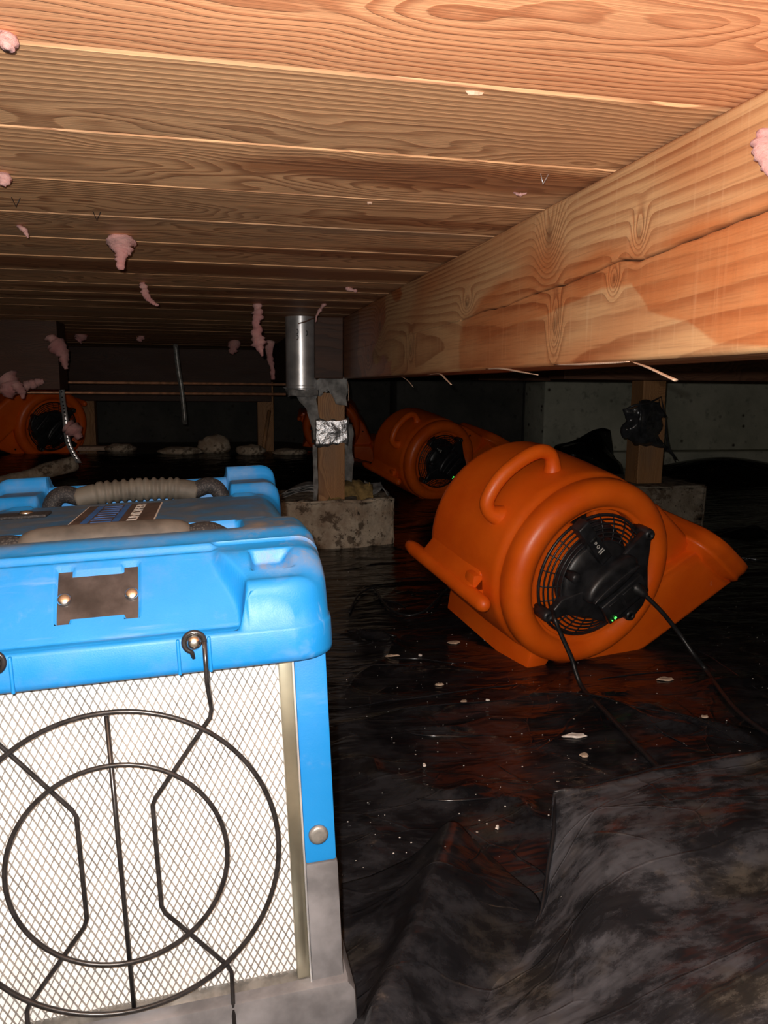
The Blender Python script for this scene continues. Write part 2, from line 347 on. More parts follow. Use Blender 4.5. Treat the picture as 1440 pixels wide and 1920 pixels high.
fl, _, _ = tiled('floor', -2.6, 3.9, -0.8, 5.3, 0.1, -0.03, M['soil']); tag(fl, kind='structure')
def slab(name, lo, hi, mat, kind='structure', bev=0.0, label=None):
    o = MB().box(lo, hi, bev).build(name, mat, smooth=bev > 0); return tag(o, kind=kind)
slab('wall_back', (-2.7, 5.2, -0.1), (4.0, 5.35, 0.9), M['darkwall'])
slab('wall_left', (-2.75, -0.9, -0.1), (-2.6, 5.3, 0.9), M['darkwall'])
slab('wall_right', (3.9, -0.9, -0.1), (4.05, 5.3, 0.9), M['wall'])
slab('wall_front', (-2.7, -1.0, -0.1), (4.0, -0.85, 0.9), M['wall'])
slab('trim_1', (1.86, 4.2, -0.05), (3.95, 4.5, 0.565), M['wall'], bev=0.01)
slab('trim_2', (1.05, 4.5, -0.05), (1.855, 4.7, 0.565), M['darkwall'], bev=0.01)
slab('trim_3', (1.87, 4.05, -0.05), (3.95, 4.198, 0.165), M['wall'], bev=0.012)

# ------------------------------------------------------------------ ceiling: tongue and groove planks under a backing board
ceil = tag(MB().box((-2.65, -0.9, CEIL + 0.039), (3.95, 5.3, CEIL + 0.06)).build('ceiling', M['oldwood'], smooth=False), kind='structure')
def plank_mesh(seed, pitch=0.1745, stains=()):
    L0, L1 = -3.2, 3.2; hw = pitch / 2 - 0.0002; ch = 0.0042
    prof = [(-hw, 0.036), (-hw, ch), (-hw + ch * 0.85, 0.0), (hw - ch * 0.85, 0.0), (hw, ch), (hw, 0.036)]
    ys = [-hw + ch * 0.85 + (2 * hw - 1.7 * ch) * k / 12 for k in range(13)]
    prof = prof[:2] + [(a, 0.0) for a in ys] + prof[4:]
    xs = sorted(set([L0, L1] + [round(-1.2 + 0.04 * k, 3) for k in range(60)])); v = []; f = []; st = []; n = len(prof)
    for x in xs:
        for (a, b) in prof:
            v.append((x, a, b)); s_ = 0
            for (sx, sy, rx, ry) in stains:
                d = ((x - sx) / rx) ** 2 + ((a - sy) / ry) ** 2 + 0.5 * mnoise.noise(Vector((x * 9, a * 40, seed))); s_ = max(s_, min(1, max(0, (1.1 - d) * 3)))
            st.append(s_)
    for i in range(len(xs) - 1):
        for j in range(n): f.append((i * n + j, i * n + (j + 1) % n, (i + 1) * n + (j + 1) % n, (i + 1) * n + j))
    f += [tuple(range(n)), tuple((len(xs) - 1) * n + k for k in range(n))[::-1]]
    me = mesh(v, f); bm = bmesh.new(); bm.from_mesh(me); bmesh.ops.recalc_face_normals(bm, faces=bm.faces[:]); bm.to_mesh(me); bm.free()
    set_attr(me, 'stain', st); set_attr(me, 'dark', [0] * len(v)); return me
PM = plank_mesh(0); y0 = 0.567
stained = {2: [(-0.35, -0.02, 0.25, 0.05)], 3: [(-0.3, 0.03, 0.2, 0.02)], 4: [(-0.12, 0.06, 0.28, 0.03), (0.25, 0.05, 0.18, 0.05)], 5: [(-0.2, -0.05, 0.5, 0.03), (0.3, -0.05, 0.2, 0.06)], 6: [(-0.45, 0.0, 0.5, 0.06), (-0.9, 0, 0.6, 0.07)],
           7: [(-0.2, 0.04, 0.4, 0.03)], 8: [(-0.5, 0, 0.6, 0.05), (0.1, 0, 0.2, 0.09)], 9: [(0, 0, 1.2, 0.05)], 10: [(-0.3, 0, 0.6, 0.09)], 11: [(0.1, 0.02, 0.7, 0.07)]}
rnd = random.Random(4)
for k in range(-3, 27):
    yc = y0 + 0.1745 * (k - 0.5) if k >= 0 else y0 + 0.1745 * (k - 0.5)
    me = plank_mesh(k, stains=stained[k]) if k in stained else (PM if k > 0 else (PM.copy() if k == 0 else bpy.data.meshes.get('near_plank') or PM))
    if k == 0: me.name = 'near_plank'; me.materials.clear(); me.materials.append(M['plank_near'])
    o = link('plank', me, M['plank'], ceil, (0.6, yc, CEIL + (0.0012 * rnd.random())), smooth=False)
for (px, py) in [(180, 398), (28, 372), (1020, 327)]:
    p = at(px, py, z=CEIL); a = 0.004
    MB().tube([p + Vector((-a, 0, 0.002)), p + Vector((0, 0.002, -0.009)), p + Vector((a * 1.5, 0.001, 0.002))], 0.0006, 5).build('staple', M['steel'] if px == 1020 else M['rubber'], ceil)

# ------------------------------------------------------------------ main beam with a long drying crack
def beam():
    root = thing('support_beam', 'long honey-coloured wooden beam with knots and a drying crack, crossing the upper right', 'beam', (0.434, 0.2, 0.548))
    X0, X1, Z0, Z1 = 0.389, 0.478, 0.548, 0.7345; YA, YB = -0.75, 2.40
    cr = [(0.2, 0.655), (0.506, 0.649), (0.595, 0.645), (0.642, 0.642), (0.677, 0.640), (0.717, 0.646), (0.738, 0.644), (0.835, 0.638), (0.926, 0.638), (1.026, 0.632), (1.114, 0.634), (1.216, 0.629)]
    cy_, cz_ = zip(*cr); ys = np.concatenate([np.linspace(YA, 0.3, 12)[:-1], np.linspace(0.3, 1.4, 300), np.linspace(1.4, YB, 120)[1:]])
    V = []; ring = []; stain = []; dark = []
    knots = [(0.885, 0.700, 0.020, 0.030, 5), (0.681, 0.665, 0.008, 0.014, 3), (0.725, 0.628, 0.007, 0.010, 3), (0.859, 0.594, 0.010, 0.022, 4), (1.19, 0.652, 0.020, 0.012, 3), (1.856, 0.667, 0.03, 0.03, 4), (1.55, 0.6, 0.02, 0.02, 3), (2.0, 0.6, 0.03, 0.02, 3)]
    up = np.linspace(0, 1, 56)
    for y in ys:
        zc = float(np.interp(y, cy_, cz_)) + 0.0012 * mnoise.noise(Vector((y * 40, 0, 0))); on = 1.0 if y < 1.22 else 0.0
        wd = (0.0011 + 0.0010 * max(0, 1 - abs(y - 0.5) / 0.5)) * on; rows = []
        for t in up: rows.append((Z0 + (zc - wd - Z0) * t, 0.0))
        rows[-1] = (zc - wd, 0.0); rows += [(zc - wd * 0.3, 0.007 * on), (zc + wd * 0.3, 0.007 * on)]
        for t in up: rows.append((zc + wd + (Z1 - zc - wd) * t, 0.0))
        for i, (z, d) in enumerate(rows):
            edge = min(z - Z0, Z1 - z); rnd_ = 0.004 * max(0, 1 - edge / 0.004) ** 2
            V.append((X0 + d + rnd_, y, z))
            q = (z - Z0) * 55 + 2.2 * math.sin(y * 2.1) + 10 * (z - 0.64) ** 2 * 60 * math.exp(-((y - 1.5) / 0.8) ** 2)
            if y < 0.9: q += (0.9 - y) * 4 * (z - 0.56) * 8
            dk = 0
            for (ky, kz, ry, rz, amp) in knots:
                e = ((y - ky) / ry) ** 2 + ((z - kz) / rz) ** 2; q += amp * math.exp(-e * 0.45) * 1.15; dk = max(dk, 0.55 * math.exp(-e * 6) if e < 1 else 0)
            if ky: q = q
            ring.append(q)
            s_ = 0; nn = mnoise.noise(Vector((y * 14, z * 30, 3.1))); n4 = mnoise.noise(Vector((y * 5, z * 12, 8.0)))
            lower = np.interp(y, [0.3, 0.49, 0.552, 0.593, 0.657, 0.69, 0.75, 1.2], [0.548, 0.550, 0.556, 0.576, 0.590, 0.620, 0.62, 0.58])
            upper = np.interp(y, [0.3, 0.508, 0.62, 0.73, 0.93, 1.1, 1.22], [0.70, 0.675, 0.668, 0.67, 0.684, 0.67, 0.63])
            s_ = 0.8 * min(1, max(0, (z - lower - nn * 0.004) / 0.003)) * min(1, max(0, (upper + nn * 0.014 - z) / 0.022)) * min(1, max(0, (1.22 + 0.03 * nn - y) / 0.02))
            s_ = max(s_, 0.65 * min(1, max(0, (1.235 + nn * 0.03 - y) / 0.015)) * min(1, max(0, (y - 0.80 - n4 * 0.1) / 0.12)) * min(1, max(0, (0.625 + nn * 0.01 - z) / 0.02)))
            if y > 1.9 + n4 * 0.25 - (z - 0.6) * 1.2: s_ = 1.0
            if y > 1.75 + nn * 0.1 and z < 0.59 + nn * 0.02: s_ = 1.0
            s_ = max(s_, 0.55 * max(0, n4 * 2)); stain.append(min(1, s_)); dark.append(max(dk, 0.92 if d > 0 else 0, 0.45 if (y > 2.12 + n4 * 0.2) else 0))
    nc = len(up) * 2 + 2; nr = len(ys); n0 = len(V); f = []
    for i in range(nr - 1):
        for j in range(nc - 1): a = i * nc + j; f.append((a, a + nc, a + nc + 1, a + 1))
    # back, top, bottom and ends
    b = len(V); V += [(X1, YA, Z0), (X1, YB, Z0), (X1, YB, Z1), (X1, YA, Z1)]; ring += [0, 10, 20, 5]; stain += [0.6] * 4; dark += [0.2] * 4
    bot = [i * nc for i in range(nr)]; top = [i * nc + nc - 1 for i in range(nr)]
    f += [(b, b + 3, b + 2, b + 1), tuple(bot[::-1]) + (b, b + 1), tuple(top) + (b + 2, b + 3), tuple(range(nc)) [::1] + (b + 3, b), tuple((nr - 1) * nc + k for k in range(nc))[::-1] + (b + 1, b + 2)]
    me = mesh(V, f, (0.434, 0.2, 0.548)); set_attr(me, 'ring', ring); set_attr(me, 'stain', stain); set_attr(me, 'dark', dark)
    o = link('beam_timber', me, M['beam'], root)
    for p in me.polygons: p.use_smooth = len(p.vertices) == 4 and p.index < (nr - 1) * (nc - 1)
    # splinters torn loose along the lower edge
    O = Vector((0.434, 0.2, 0.548))
    for pts, r in [([(912, 692), (940, 691), (975, 697), (1009, 703)], [0.0015, 0.0032, 0.0025, 0.0008]), ([(1184, 678), (1215, 689), (1245, 703), (1267, 713)], [0.0012, 0.0022, 0.0022, 0.0026]),
                   ([(1040, 684), (1090, 683), (1150, 680), (1180, 678)], [0.0014, 0.0028, 0.0024, 0.001]), ([(753, 706), (764, 713), (775, 726)], [0.0012, 0.0014, 0.0008]),
                   ([(802, 703), (824, 701), (836, 711), (846, 721)], [0.001, 0.002, 0.002, 0.0015]), ([(651, 712), (654, 730), (653, 752)], [0.001, 0.0014, 0.001])]:
        P = [at(px, py, x=0.388 - (0.004 if k else -0.002)) for k, (px, py) in enumerate(pts)]
        MB().tube(spline([p - O for p in P], 4), [float(np.interp(i / (4 * (len(P) - 1)), np.linspace(0, 1, len(P)), r)) for i in range(4 * (len(P) - 1) + 1)], 6, flat=0.45).build('splinter', M['sill'], root)
    return root
beam()
# the next beam lapped beside it over the post, seen end-on and dark with damp
def plain_beam(name, lo, hi, mat, label, cat='beam', bev=0.003):
    ctr = Vector(((lo[0] + hi[0]) / 2, (lo[1] + hi[1]) / 2, lo[2])); o = MB().box(lo, hi, bev).build(name, mat, None, ctr, smooth=False); o.location = ctr
    return tag(o, label, cat)
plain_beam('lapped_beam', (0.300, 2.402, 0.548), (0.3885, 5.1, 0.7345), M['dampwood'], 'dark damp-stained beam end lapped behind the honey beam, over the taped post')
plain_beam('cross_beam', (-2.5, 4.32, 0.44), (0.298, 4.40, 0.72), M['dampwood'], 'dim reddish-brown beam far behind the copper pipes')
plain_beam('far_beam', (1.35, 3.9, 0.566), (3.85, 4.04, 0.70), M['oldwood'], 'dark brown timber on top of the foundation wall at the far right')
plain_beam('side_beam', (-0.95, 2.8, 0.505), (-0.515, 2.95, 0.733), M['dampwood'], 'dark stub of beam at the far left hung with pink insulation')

# ------------------------------------------------------------------ the vapour barrier on the floor
def barrier():
    x0, x1, ya, yb = -1.3, 3.2, 0.15, 4.03
    xs = np.concatenate([np.linspace(x0, -0.1, 40)[:-1], np.linspace(-0.1, 1.5, 300), np.linspace(1.5, x1, 110)[1:]])
    ys = np.concatenate([np.linspace(ya, 2.2, 400), np.linspace(2.2, yb, 170)[1:]])
    X, Y = np.meshgrid(xs, ys); Z = floor_h(X, Y) + 0.002
    rs = np.random.RandomState(11)
    def crease(ax, ay, bx, by, h, wd, asym=1.0):
        nonlocal Z
        dx, dy = bx - ax, by - ay; L = math.hypot(dx, dy); t = np.clip(((X - ax) * dx + (Y - ay) * dy) / L ** 2, 0, 1)
        s = ((X - ax) * dy - (Y - ay) * dx) / L; wob = 0.012 * np.sin(t * 9 + ax * 30) * np.sin(t * math.pi); s = s + wob
        e = np.hypot(X - (ax + dx * t), Y - (ay + dy * t)); d = np.where((t > 0) & (t < 1), np.abs(s), e)
        Z += h * np.exp(-(d / wd)) * np.sin(np.clip(t * 1.02, 0.02, 0.98) * math.pi) ** 0.5
    # creases read off the photograph, from floor positions
    for a, b, h, wd in [((630, 1365), (1060, 1300), .010, .020), ((640, 1310), (760, 1195), .006, .010), ((660, 1250), (900, 1260), .008, .014), ((740, 1375), (1010, 1350), .008, .012),
                        ((645, 1420), (760, 1470), .008, .016), ((760, 1500), (930, 1490), .014, .022), ((930, 1490), (1030, 1560), .010, .014), ((1040, 1300), (1320, 1380), .010, .02),
                        ((1180, 1320), (1440, 1400), .012, .016), ((640, 1190), (780, 1230), .008, .014), ((650, 1185), (745, 1205), .016, .012), ((650, 1100), (900, 1090), .004, .012),
                        ((1100, 1320), (1200, 1290), .007, .01), ((880, 1310), (1000, 1290), .008, .012), ((660, 1540), (720, 1620), .008, .02), ((640, 1070), (790, 1050), .005, .01), ((1290, 1290), (1440, 1270), .008, .016)]:
        p = at(*a, z=0); q = at(*b, z=0); crease(p.x, p.y, q.x, q.y, h, wd)
    for _ in range(150):
        a = rs.uniform(0, math.pi) if rs.rand() < 0.4 else rs.normal(0.1, 0.35); L = rs.uniform(0.1, 0.5); cx_, cy_ = rs.uniform(0, 2.8), rs.uniform(0.5, 3.6)
        crease(cx_, cy_, cx_ + L * math.cos(a), cy_ + L * math.sin(a), rs.uniform(.0015, .006), rs.uniform(.005, .014))
    # tails of film pushed up around the back and along the wall
    bump = lambda cx_, cy_, rx, ry, h, p=1: h * np.exp(-(((X - cx_) / rx) ** 2 + ((Y - cy_) / ry) ** 2) ** p)
    Z += bump(1.72, 3.35, 0.16, 0.10, 0.16) + bump(1.35, 3.6, 0.3, 0.15, 0.12) + bump(2.7, 3.7, 0.5, 0.18, 0.12) + bump(1.9, 2.42, 0.10, 0.03, 0.028) + bump(0.1, 2.35, 0.09, 0.08, 0.06) + bump(0.95, 2.75, 0.25, 0.1, 0.05)
    me = gridmesh(np.stack([X.ravel(), Y.ravel(), Z.ravel()], 1), len(ys), len(xs)); set_attr(me, 'dust', np.clip(0.20 - 0.12 * (Y.ravel() - 0.6), 0.0, 0.2))
    o = link('vapour_barrier', me, M['film']); tag(o, 'wide glossy black plastic film creased over the crawl space floor', 'plastic sheet')
    return X, Y, Z
BX, BY, BZ = barrier()
def zfilm(x, y):
    j = np.clip(np.searchsorted(BX[0], x), 1, BX.shape[1] - 1); i = np.clip(np.searchsorted(BY[:, 0], y), 1, BX.shape[0] - 1)
    return float(max(BZ[i, j], BZ[i - 1, j], BZ[i, j - 1], BZ[i - 1, j - 1]))

def sheet(name, rows, label, nu=90, nv=90, dust=0.5, amp=0.006, seed=1, under=0.003):
    """a folded sheet through a coarse net of control points, thick enough to be a double layer"""
    R = [[at(px, py, z=z) for (px, py, z) in r] for r in rows]; rr = [spline(r, max(2, nu // (len(r) - 1))) for r in R]
    cols = [spline([r[k] for r in rr], max(2, nv // (len(R) - 1))) for k in range(len(rr[0]))]
    nr = len(cols[0]); nc = len(cols); P = np.array([[list(cols[j][i]) for j in range(nc)] for i in range(nr)])
    for i in range(nr):
        for j in range(nc):
            x, y, z = P[i, j]; q = Vector((x * 7, y * 7, seed * 3.7)); n = mnoise.fractal(q, 0.9, 2.1, 4) * amp
            n += amp * 1.3 * (abs(mnoise.noise(Vector((x * 9 + y * 5, y * 3 - x * 2, seed)))) - 0.25)
            P[i, j, 2] = max(z + n, floor_h(x, y) + 0.004)
    me = gridmesh(P.reshape(-1, 3), nr, nc); ed = dust * (0.5 + np.array([[0.5 + 0.5 * math.sin(i / nr * 5 + j / nc * 3) for j in range(nc)] for i in range(nr)]).ravel() * 0.5)
    t = np.repeat(np.linspace(0.25, 1.15, nr), nc); set_attr(me, 'dust', np.clip(ed * t * 1.2, 0, 1))
    o = link(name, me, M['film']); md = o.modifiers.new('thickness', 'SOLIDIFY'); md.thickness = 0.0012; md.offset = -1
    return tag(o, label, 'plastic sheet')
sheet('folded_film', [[(1050, 1500, 0), (1140, 1480, 0), (1260, 1450, 0), (1445, 1425, 0), (1640, 1390, 0)],
                      [(1040, 1487, .070), (1130, 1468, .080), (1250, 1436, .086), (1440, 1404, .094), (1640, 1370, .10)],
                      [(1036, 1500, .070), (1130, 1490, .088), (1250, 1462, .094), (1440, 1432, .10), (1640, 1400, .105)],
                      [(1030, 1610, .040), (1150, 1590, .088), (1280, 1560, .100), (1440, 1530, .110), (1640, 1500, .12)],
                      [(1012, 1715, .012), (1120, 1715, .070), (1280, 1690, .092), (1440, 1650, .100), (1640, 1640, .12)],
                      [(925, 1840, .004), (1080, 1850, .055), (1280, 1830, .095), (1440, 1790, .118), (1640, 1780, .13)],
                      [(840, 1945, .004), (1040, 2000, .050), (1260, 2000, .095), (1440, 1960, .115), (1640, 1940, .13)],
                      [(800, 2200, .004), (1000, 2250, .040), (1240, 2250, .080), (1440, 2200, .10), (1640, 2200, .11)]],
      'dusty heap of folded black film in the lower right corner', 150, 150, 0.9, 0.007, 1)
sheet('peaked_film', [[(640, 1660, .003), (770, 1606, .014), (842, 1536, .040), (880, 1562, .032), (905, 1590, .012)],
                      [(640, 1740, .004), (745, 1690, .020), (818, 1620, .048), (890, 1650, .030), (975, 1652, .012)],
                      [(640, 1820, .004), (725, 1780, .022), (780, 1730, .050), (890, 1750, .022), (1015, 1700, .010)],
                      [(640, 1900, .004), (690, 1870, .024), (740, 1830, .050), (850, 1870, .014), (985, 1790, .008)],
                      [(640, 2010, .004), (670, 1990, .024), (700, 1935, .050), (820, 2000, .010), (930, 1900, .006)],
                      [(600, 2200, .004), (640, 2200, .020), (660, 2180, .040), (780, 2250, .010), (880, 2150, .006)]],
      'small tent-shaped peak of black film between the dehumidifier and the dusty heap', 110, 110, 0.35, 0.004, 2)
BARR = bpy.data.objects['vapour_barrier']
def fold(pts, rad, parent=BARR, floor=True):  # thin tube added along a crease, shaped to catch the flash as a highlight
    P = []
    for q in pts:
        if floor: p = at(q[0], q[1], z=0.006); p.z = zfilm(p.x, p.y) + rad * 0.25
        else: p = at(*q[:2], z=q[2])
        P.append(p)
    Q = spline(P, 6); n = len(Q)
    for k, p in enumerate(Q): p += V3(0.004 * mnoise.noise(p * 17), 0.004 * mnoise.noise(p * 23), 0)
    mb = MB().tube(Q, [rad * (0.12 + 0.88 * math.sin(math.pi * (k + 0.5) / n) ** 0.7) * (1 + 0.35 * mnoise.noise(p * 40)) for k, p in enumerate(Q)], 8, flat=0.8)
    me = mesh(mb.v, mb.f); return link('highlight_fold', me, M['foldfilm'], parent)
V3 = lambda *a: Vector(a)
for pts, rad in [([(1335, 1001), (1362, 993), (1392, 992), (1418, 997), (1440, 1006)], 0.012), ([(652, 1186), (690, 1188), (745, 1194)], 0.006), ([(700, 1238), (770, 1232), (860, 1242)], 0.0022),
                 ([(650, 1325), (720, 1312), (800, 1302), (900, 1294), (1000, 1280)], 0.0022), ([(720, 1340), (800, 1330), (900, 1322), (1010, 1312)], 0.0016), ([(760, 1372), (830, 1378), (905, 1374)], 0.0022),
                 ([(640, 1260), (700, 1250), (800, 1246)], 0.0016), ([(1055, 1300), (1120, 1312), (1200, 1330), (1290, 1352), (1390, 1392)], 0.0018), ([(1290, 1205), (1350, 1240), (1420, 1290)], 0.0018), ([(780, 1500), (850, 1508), (930, 1500)], 0.0018),
                 ([(1190, 1345), (1240, 1370), (1290, 1395)], 0.0016), ([(700, 1120), (740, 1128), (760, 1140)], 0.002), ([(790, 1105), (830, 1118), (846, 1122)], 0.002), ([(720, 1085), (760, 1082), (800, 1080)], 0.0015), ([(1290, 962), (1340, 965), (1400, 960)], 0.003),
                 ([(1340, 1040), (1400, 1046), (1440, 1050)], 0.0025), ([(1120, 1270), (1180, 1262), (1260, 1255)], 0.0016)]: fold(pts, rad)
fold([(1046, 1492, .074), (1037, 1540, .066), (1031, 1610, .045), (1022, 1680, .026), (1008, 1730, .014)], 0.0024, bpy.data.objects['folded_film'], False)
fold([(1042, 1489, .074), (1120, 1470, .084), (1250, 1436, .090), (1440, 1404, .097)], 0.0016, bpy.data.objects['folded_film'], False)
def heap():
    P = [[(1030, 880, 3.25), (1080, 885, 3.2), (1120, 885, 3.2), (1170, 890, 3.25)], [(1035, 850, 3.3), (1070, 845, 3.2), (1110, 850, 3.2), (1165, 868, 3.3)],
         [(1045, 834, 3.35), (1085, 828, 3.3), (1118, 822, 3.3), (1150, 850, 3.35)], [(1080, 832, 3.36), (1105, 812, 3.34), (1128, 802, 3.34), (1144, 806, 3.36)],
         [(1070, 850, 3.5), (1110, 840, 3.5), (1140, 830, 3.5), (1150, 850, 3.5)]]
    R = [spline([at(a, b, y=c) for (a, b, c) in r], 8) for r in P]; cols = [spline([r[k] for r in R], 8) for k in range(len(R[0]))]
    nr, nc = len(cols[0]), len(cols); pts = [tuple(cols[j][i] + Vector((0, 0, 0.008 * mnoise.noise(cols[j][i] * 12)))) for i in range(nr) for j in range(nc)]
    me = gridmesh(pts, nr, nc); set_attr(me, 'dust', [0] * len(pts)); o = link('bunched_film', me, M['film'])
    md = o.modifiers.new('t', 'SOLIDIFY'); md.thickness = 0.003
    tag(o, 'bunched black film standing up against the foundation wall behind the orange blower', 'plastic sheet')
heap()

# ------------------------------------------------------------------ piers and posts
def rough_block(name, poly, z0, z1, mat, parent, off, seed=0, amp=0.004, cut=10):
    bm = bmesh.new(); lo = [bm.verts.new((x, y, z0)) for x, y in poly]; hi = [bm.verts.new((x + (0.5 - seed % 1) * 0, y, z1)) for x, y in poly]; n = len(poly)
    bm.faces.new(lo[::-1]); bm.faces.new(hi)
    for i in range(n): bm.faces.new((lo[i], lo[(i + 1) % n], hi[(i + 1) % n], hi[i]))
    bmesh.ops.bevel(bm, geom=bm.edges[:], offset=0.006, segments=2, affect='EDGES'); bmesh.ops.triangulate(bm, faces=bm.faces[:])
    for _ in range(4):
        ed = [e for e in bm.edges if e.calc_length() > 0.016]
        if ed: bmesh.ops.subdivide_edges(bm, edges=ed, cuts=1)
        bmesh.ops.triangulate(bm, faces=[q for q in bm.faces if len(q.verts) > 3])
    bm.normal_update()
    for v in bm.verts: v.co += v.normal * (mnoise.noise(v.co * 22 + Vector((seed, 0, 0))) * amp + mnoise.noise(v.co * 70) * amp * 0.4)
    return MB().frombm(bm).build(name, mat, parent, off)
def crumple(name, pts, mat, parent, off, th=0.003, amp=0.008, seed=0, n=8, sc=30):
    """a crumpled scrap from a net of points"""
    R = [spline(r, n) for r in pts]; cols = [spline([r[k] for r in R], n) for k in range(len(R[0]))]; nr, nc = len(cols[0]), len(cols); v = []
    for i in range(nr):
        for j in range(nc):
            p = cols[j][i]; e = min(i, nr - 1 - i, j, nc - 1 - j); q = p * sc + Vector((seed, seed * 2, 0))
            v.append(p + Vector((mnoise.noise(q), mnoise.noise(q + Vector((9, 0, 0))), mnoise.noise(q + Vector((0, 9, 0))))) * amp * (2.2 if e == 0 else 1))
    f = []
    for i in range(nr - 1):
        for j in range(nc - 1): a = i * nc + j; f.append((a, a + 1, a + nc + 1, a + nc))
    me = mesh(v, f, off); o = link(name, me, mat, parent); md = o.modifiers.new('t', 'SOLIDIFY'); md.thickness = th; return o
V3 = lambda *a: Vector(a)
pc = V3(0.36, 2.50, 0.0)
pier = thing('concrete_pier', 'stained, chipped concrete pier block under the taped post', 'concrete block', pc)
rough_block('block', [(0.190, 2.45), (0.435, 2.425), (0.575, 2.475), (0.58, 2.66), (0.43, 2.76), (0.20, 2.74)], -0.03, 0.158, M['pier'], pier, pc, 1.0, 0.007)
post = thing('support_post', 'square wooden post wrapped with crumpled silver tape, standing on the stained pier', 'post', (0.36, 2.49, 0.155))
MB().box((0.315, 2.452, 0.155), (0.402, 2.540, 0.5478), 0.003).build('timber', M['pine'], post, (0.36, 2.49, 0.155), smooth=False)
O = V3(0.36, 2.49, 0.155)
def wrap(z0, z1, r, amp, name, mat, seed, x0=0.31, x1=0.407, ya=2.448, yb=2.545):
    bm = bmesh.new(); n = 56; m = 14; ring = []
    per = [(x0 + (x1 - x0) * k / 14, ya) for k in range(14)] + [(x1, ya + (yb - ya) * k / 14) for k in range(14)] + [(x1 - (x1 - x0) * k / 14, yb) for k in range(14)] + [(x0, yb - (yb - ya) * k / 14) for k in range(14)]
    vs_ = []
    for i in range(m):
        for k, (x, y) in enumerate(per):
            z = z0 + (z1 - z0) * i / (m - 1); q = V3(x * 30, y * 30, z * 30 + seed); nn = mnoise.noise(q) * amp + amp * 0.9 + mnoise.noise(q * 3) * amp * 0.5
            d = V3(x - 0.36, y - 2.5, 0).normalized(); vs_.append(V3(x, y, z + (mnoise.noise(q * 1.5 + V3(5, 5, 5)) * 0.02 if i in (0, m - 1) else 0)) + d * (nn + r))
    f = [(i * n + k, i * n + (k + 1) % n, (i + 1) * n + (k + 1) % n, (i + 1) * n + k) for i in range(m - 1) for k in range(n)]
    me = mesh(vs_, f, O); o = link(name, me, mat, post); md = o.modifiers.new('t', 'SOLIDIFY'); md.thickness = 0.001; return o
tag(wrap(0.340, 0.420, 0.001, 0.006, 'tape_band', M['foil'], 1), 'crumpled silver tape band')
tag(wrap(0.500, 0.548, 0.001, 0.003, 'felt_wrap', M['paper'], 7), 'torn grey felt wrap')
crumple('felt_scrap', [[V3(0.345, 2.446, 0.545), V3(0.375, 2.446, 0.547), V3(0.406, 2.446, 0.546)], [V3(0.350, 2.445, 0.505), V3(0.378, 2.442, 0.50), V3(0.408, 2.444, 0.50)], [V3(0.372, 2.445, 0.47), V3(0.392, 2.442, 0.465), V3(0.408, 2.445, 0.46)]], M['paper'], post, O, 0.001, 0.004, 3)
crumple('felt_scrap', [[V3(0.245, 2.45, 0.512), V3(0.28, 2.45, 0.515), V3(0.318, 2.452, 0.52)], [V3(0.262, 2.45, 0.47), V3(0.29, 2.45, 0.47), V3(0.318, 2.452, 0.47)], [V3(0.285, 2.45, 0.42), V3(0.30, 2.45, 0.42), V3(0.318, 2.452, 0.42)], [V3(0.296, 2.45, 0.36), V3(0.305, 2.45, 0.36), V3(0.318, 2.452, 0.35)]], M['paper'], post, O, 0.0015, 0.007, 4)
crumple('felt_scrap', [[V3(0.400, 2.462, 0.40), V3(0.415, 2.47, 0.405), V3(0.430, 2.48, 0.40)], [V3(0.400, 2.462, 0.32), V3(0.42, 2.47, 0.32), V3(0.432, 2.48, 0.32)], [V3(0.400, 2.462, 0.22), V3(0.42, 2.47, 0.22), V3(0.434, 2.48, 0.215)]], M['paper'], post, O, 0.0015, 0.004, 9)
crumple('plastic_strip', [[V3(0.300, 2.46, 0.34), V3(0.306, 2.455, 0.34), V3(0.313, 2.45, 0.34)], [V3(0.300, 2.46, 0.16), V3(0.306, 2.455, 0.16), V3(0.313, 2.45, 0.16)]], M['paper'], post, O, 0.001, 0.002, 5)
# rubbish lying on the pier
def loose(name, pts, mat, label, cat, th, amp, seed, group=None, n=8, sc=30):
    allp = [p for r in pts for p in r]; c = V3(sum(p.x for p in allp) / len(allp), sum(p.y for p in allp) / len(allp), min(p.z for p in allp))
    o = crumple(name, pts, mat, None, c, th, amp, seed, n, sc); o.location = c; return tag(o, label, cat, group)
loose('crumpled_rag', [[V3(0.345, 2.46, 0.163), V3(0.42, 2.445, 0.163), V3(0.505, 2.47, 0.163)], [V3(0.365, 2.47, 0.20), V3(0.44, 2.475, 0.212), V3(0.50, 2.48, 0.195)], [V3(0.40, 2.53, 0.20), V3(0.45, 2.55, 0.21), V3(0.51, 2.55, 0.18)], [V3(0.39, 2.6, 0.165), V3(0.45, 2.62, 0.165), V3(0.52, 2.61, 0.165)]], M['rag'], 'crumpled brown rag at the foot of the taped post', 'rag', 0.004, 0.014, 3)
for k in range(4):
    dz = 0.006 * k
    loose('paper_scrap', [[V3(0.195, 2.47, 0.166 + dz), V3(0.25, 2.455, 0.185 + dz), V3(0.30, 2.455, 0.19 + dz), V3(0.345, 2.46, 0.178 + dz)], [V3(0.205 + 0.01 * k, 2.55, 0.166 + dz), V3(0.26, 2.54, 0.187 + dz), V3(0.30, 2.54, 0.192 + dz), V3(0.335, 2.55, 0.18 + dz)]],
          M['paper'], ['sagging grey paper lowest in the loose stack left of the taped post', 'second sheet from the bottom in the loose paper stack left of the taped post', 'third sheet from the bottom in the loose paper stack left of the taped post', 'topmost sheet of the loose paper stack left of the taped post'][k], 'paper', 0.0012, 0.003, 20 + k, 'sheets of paper stacked on the pier')
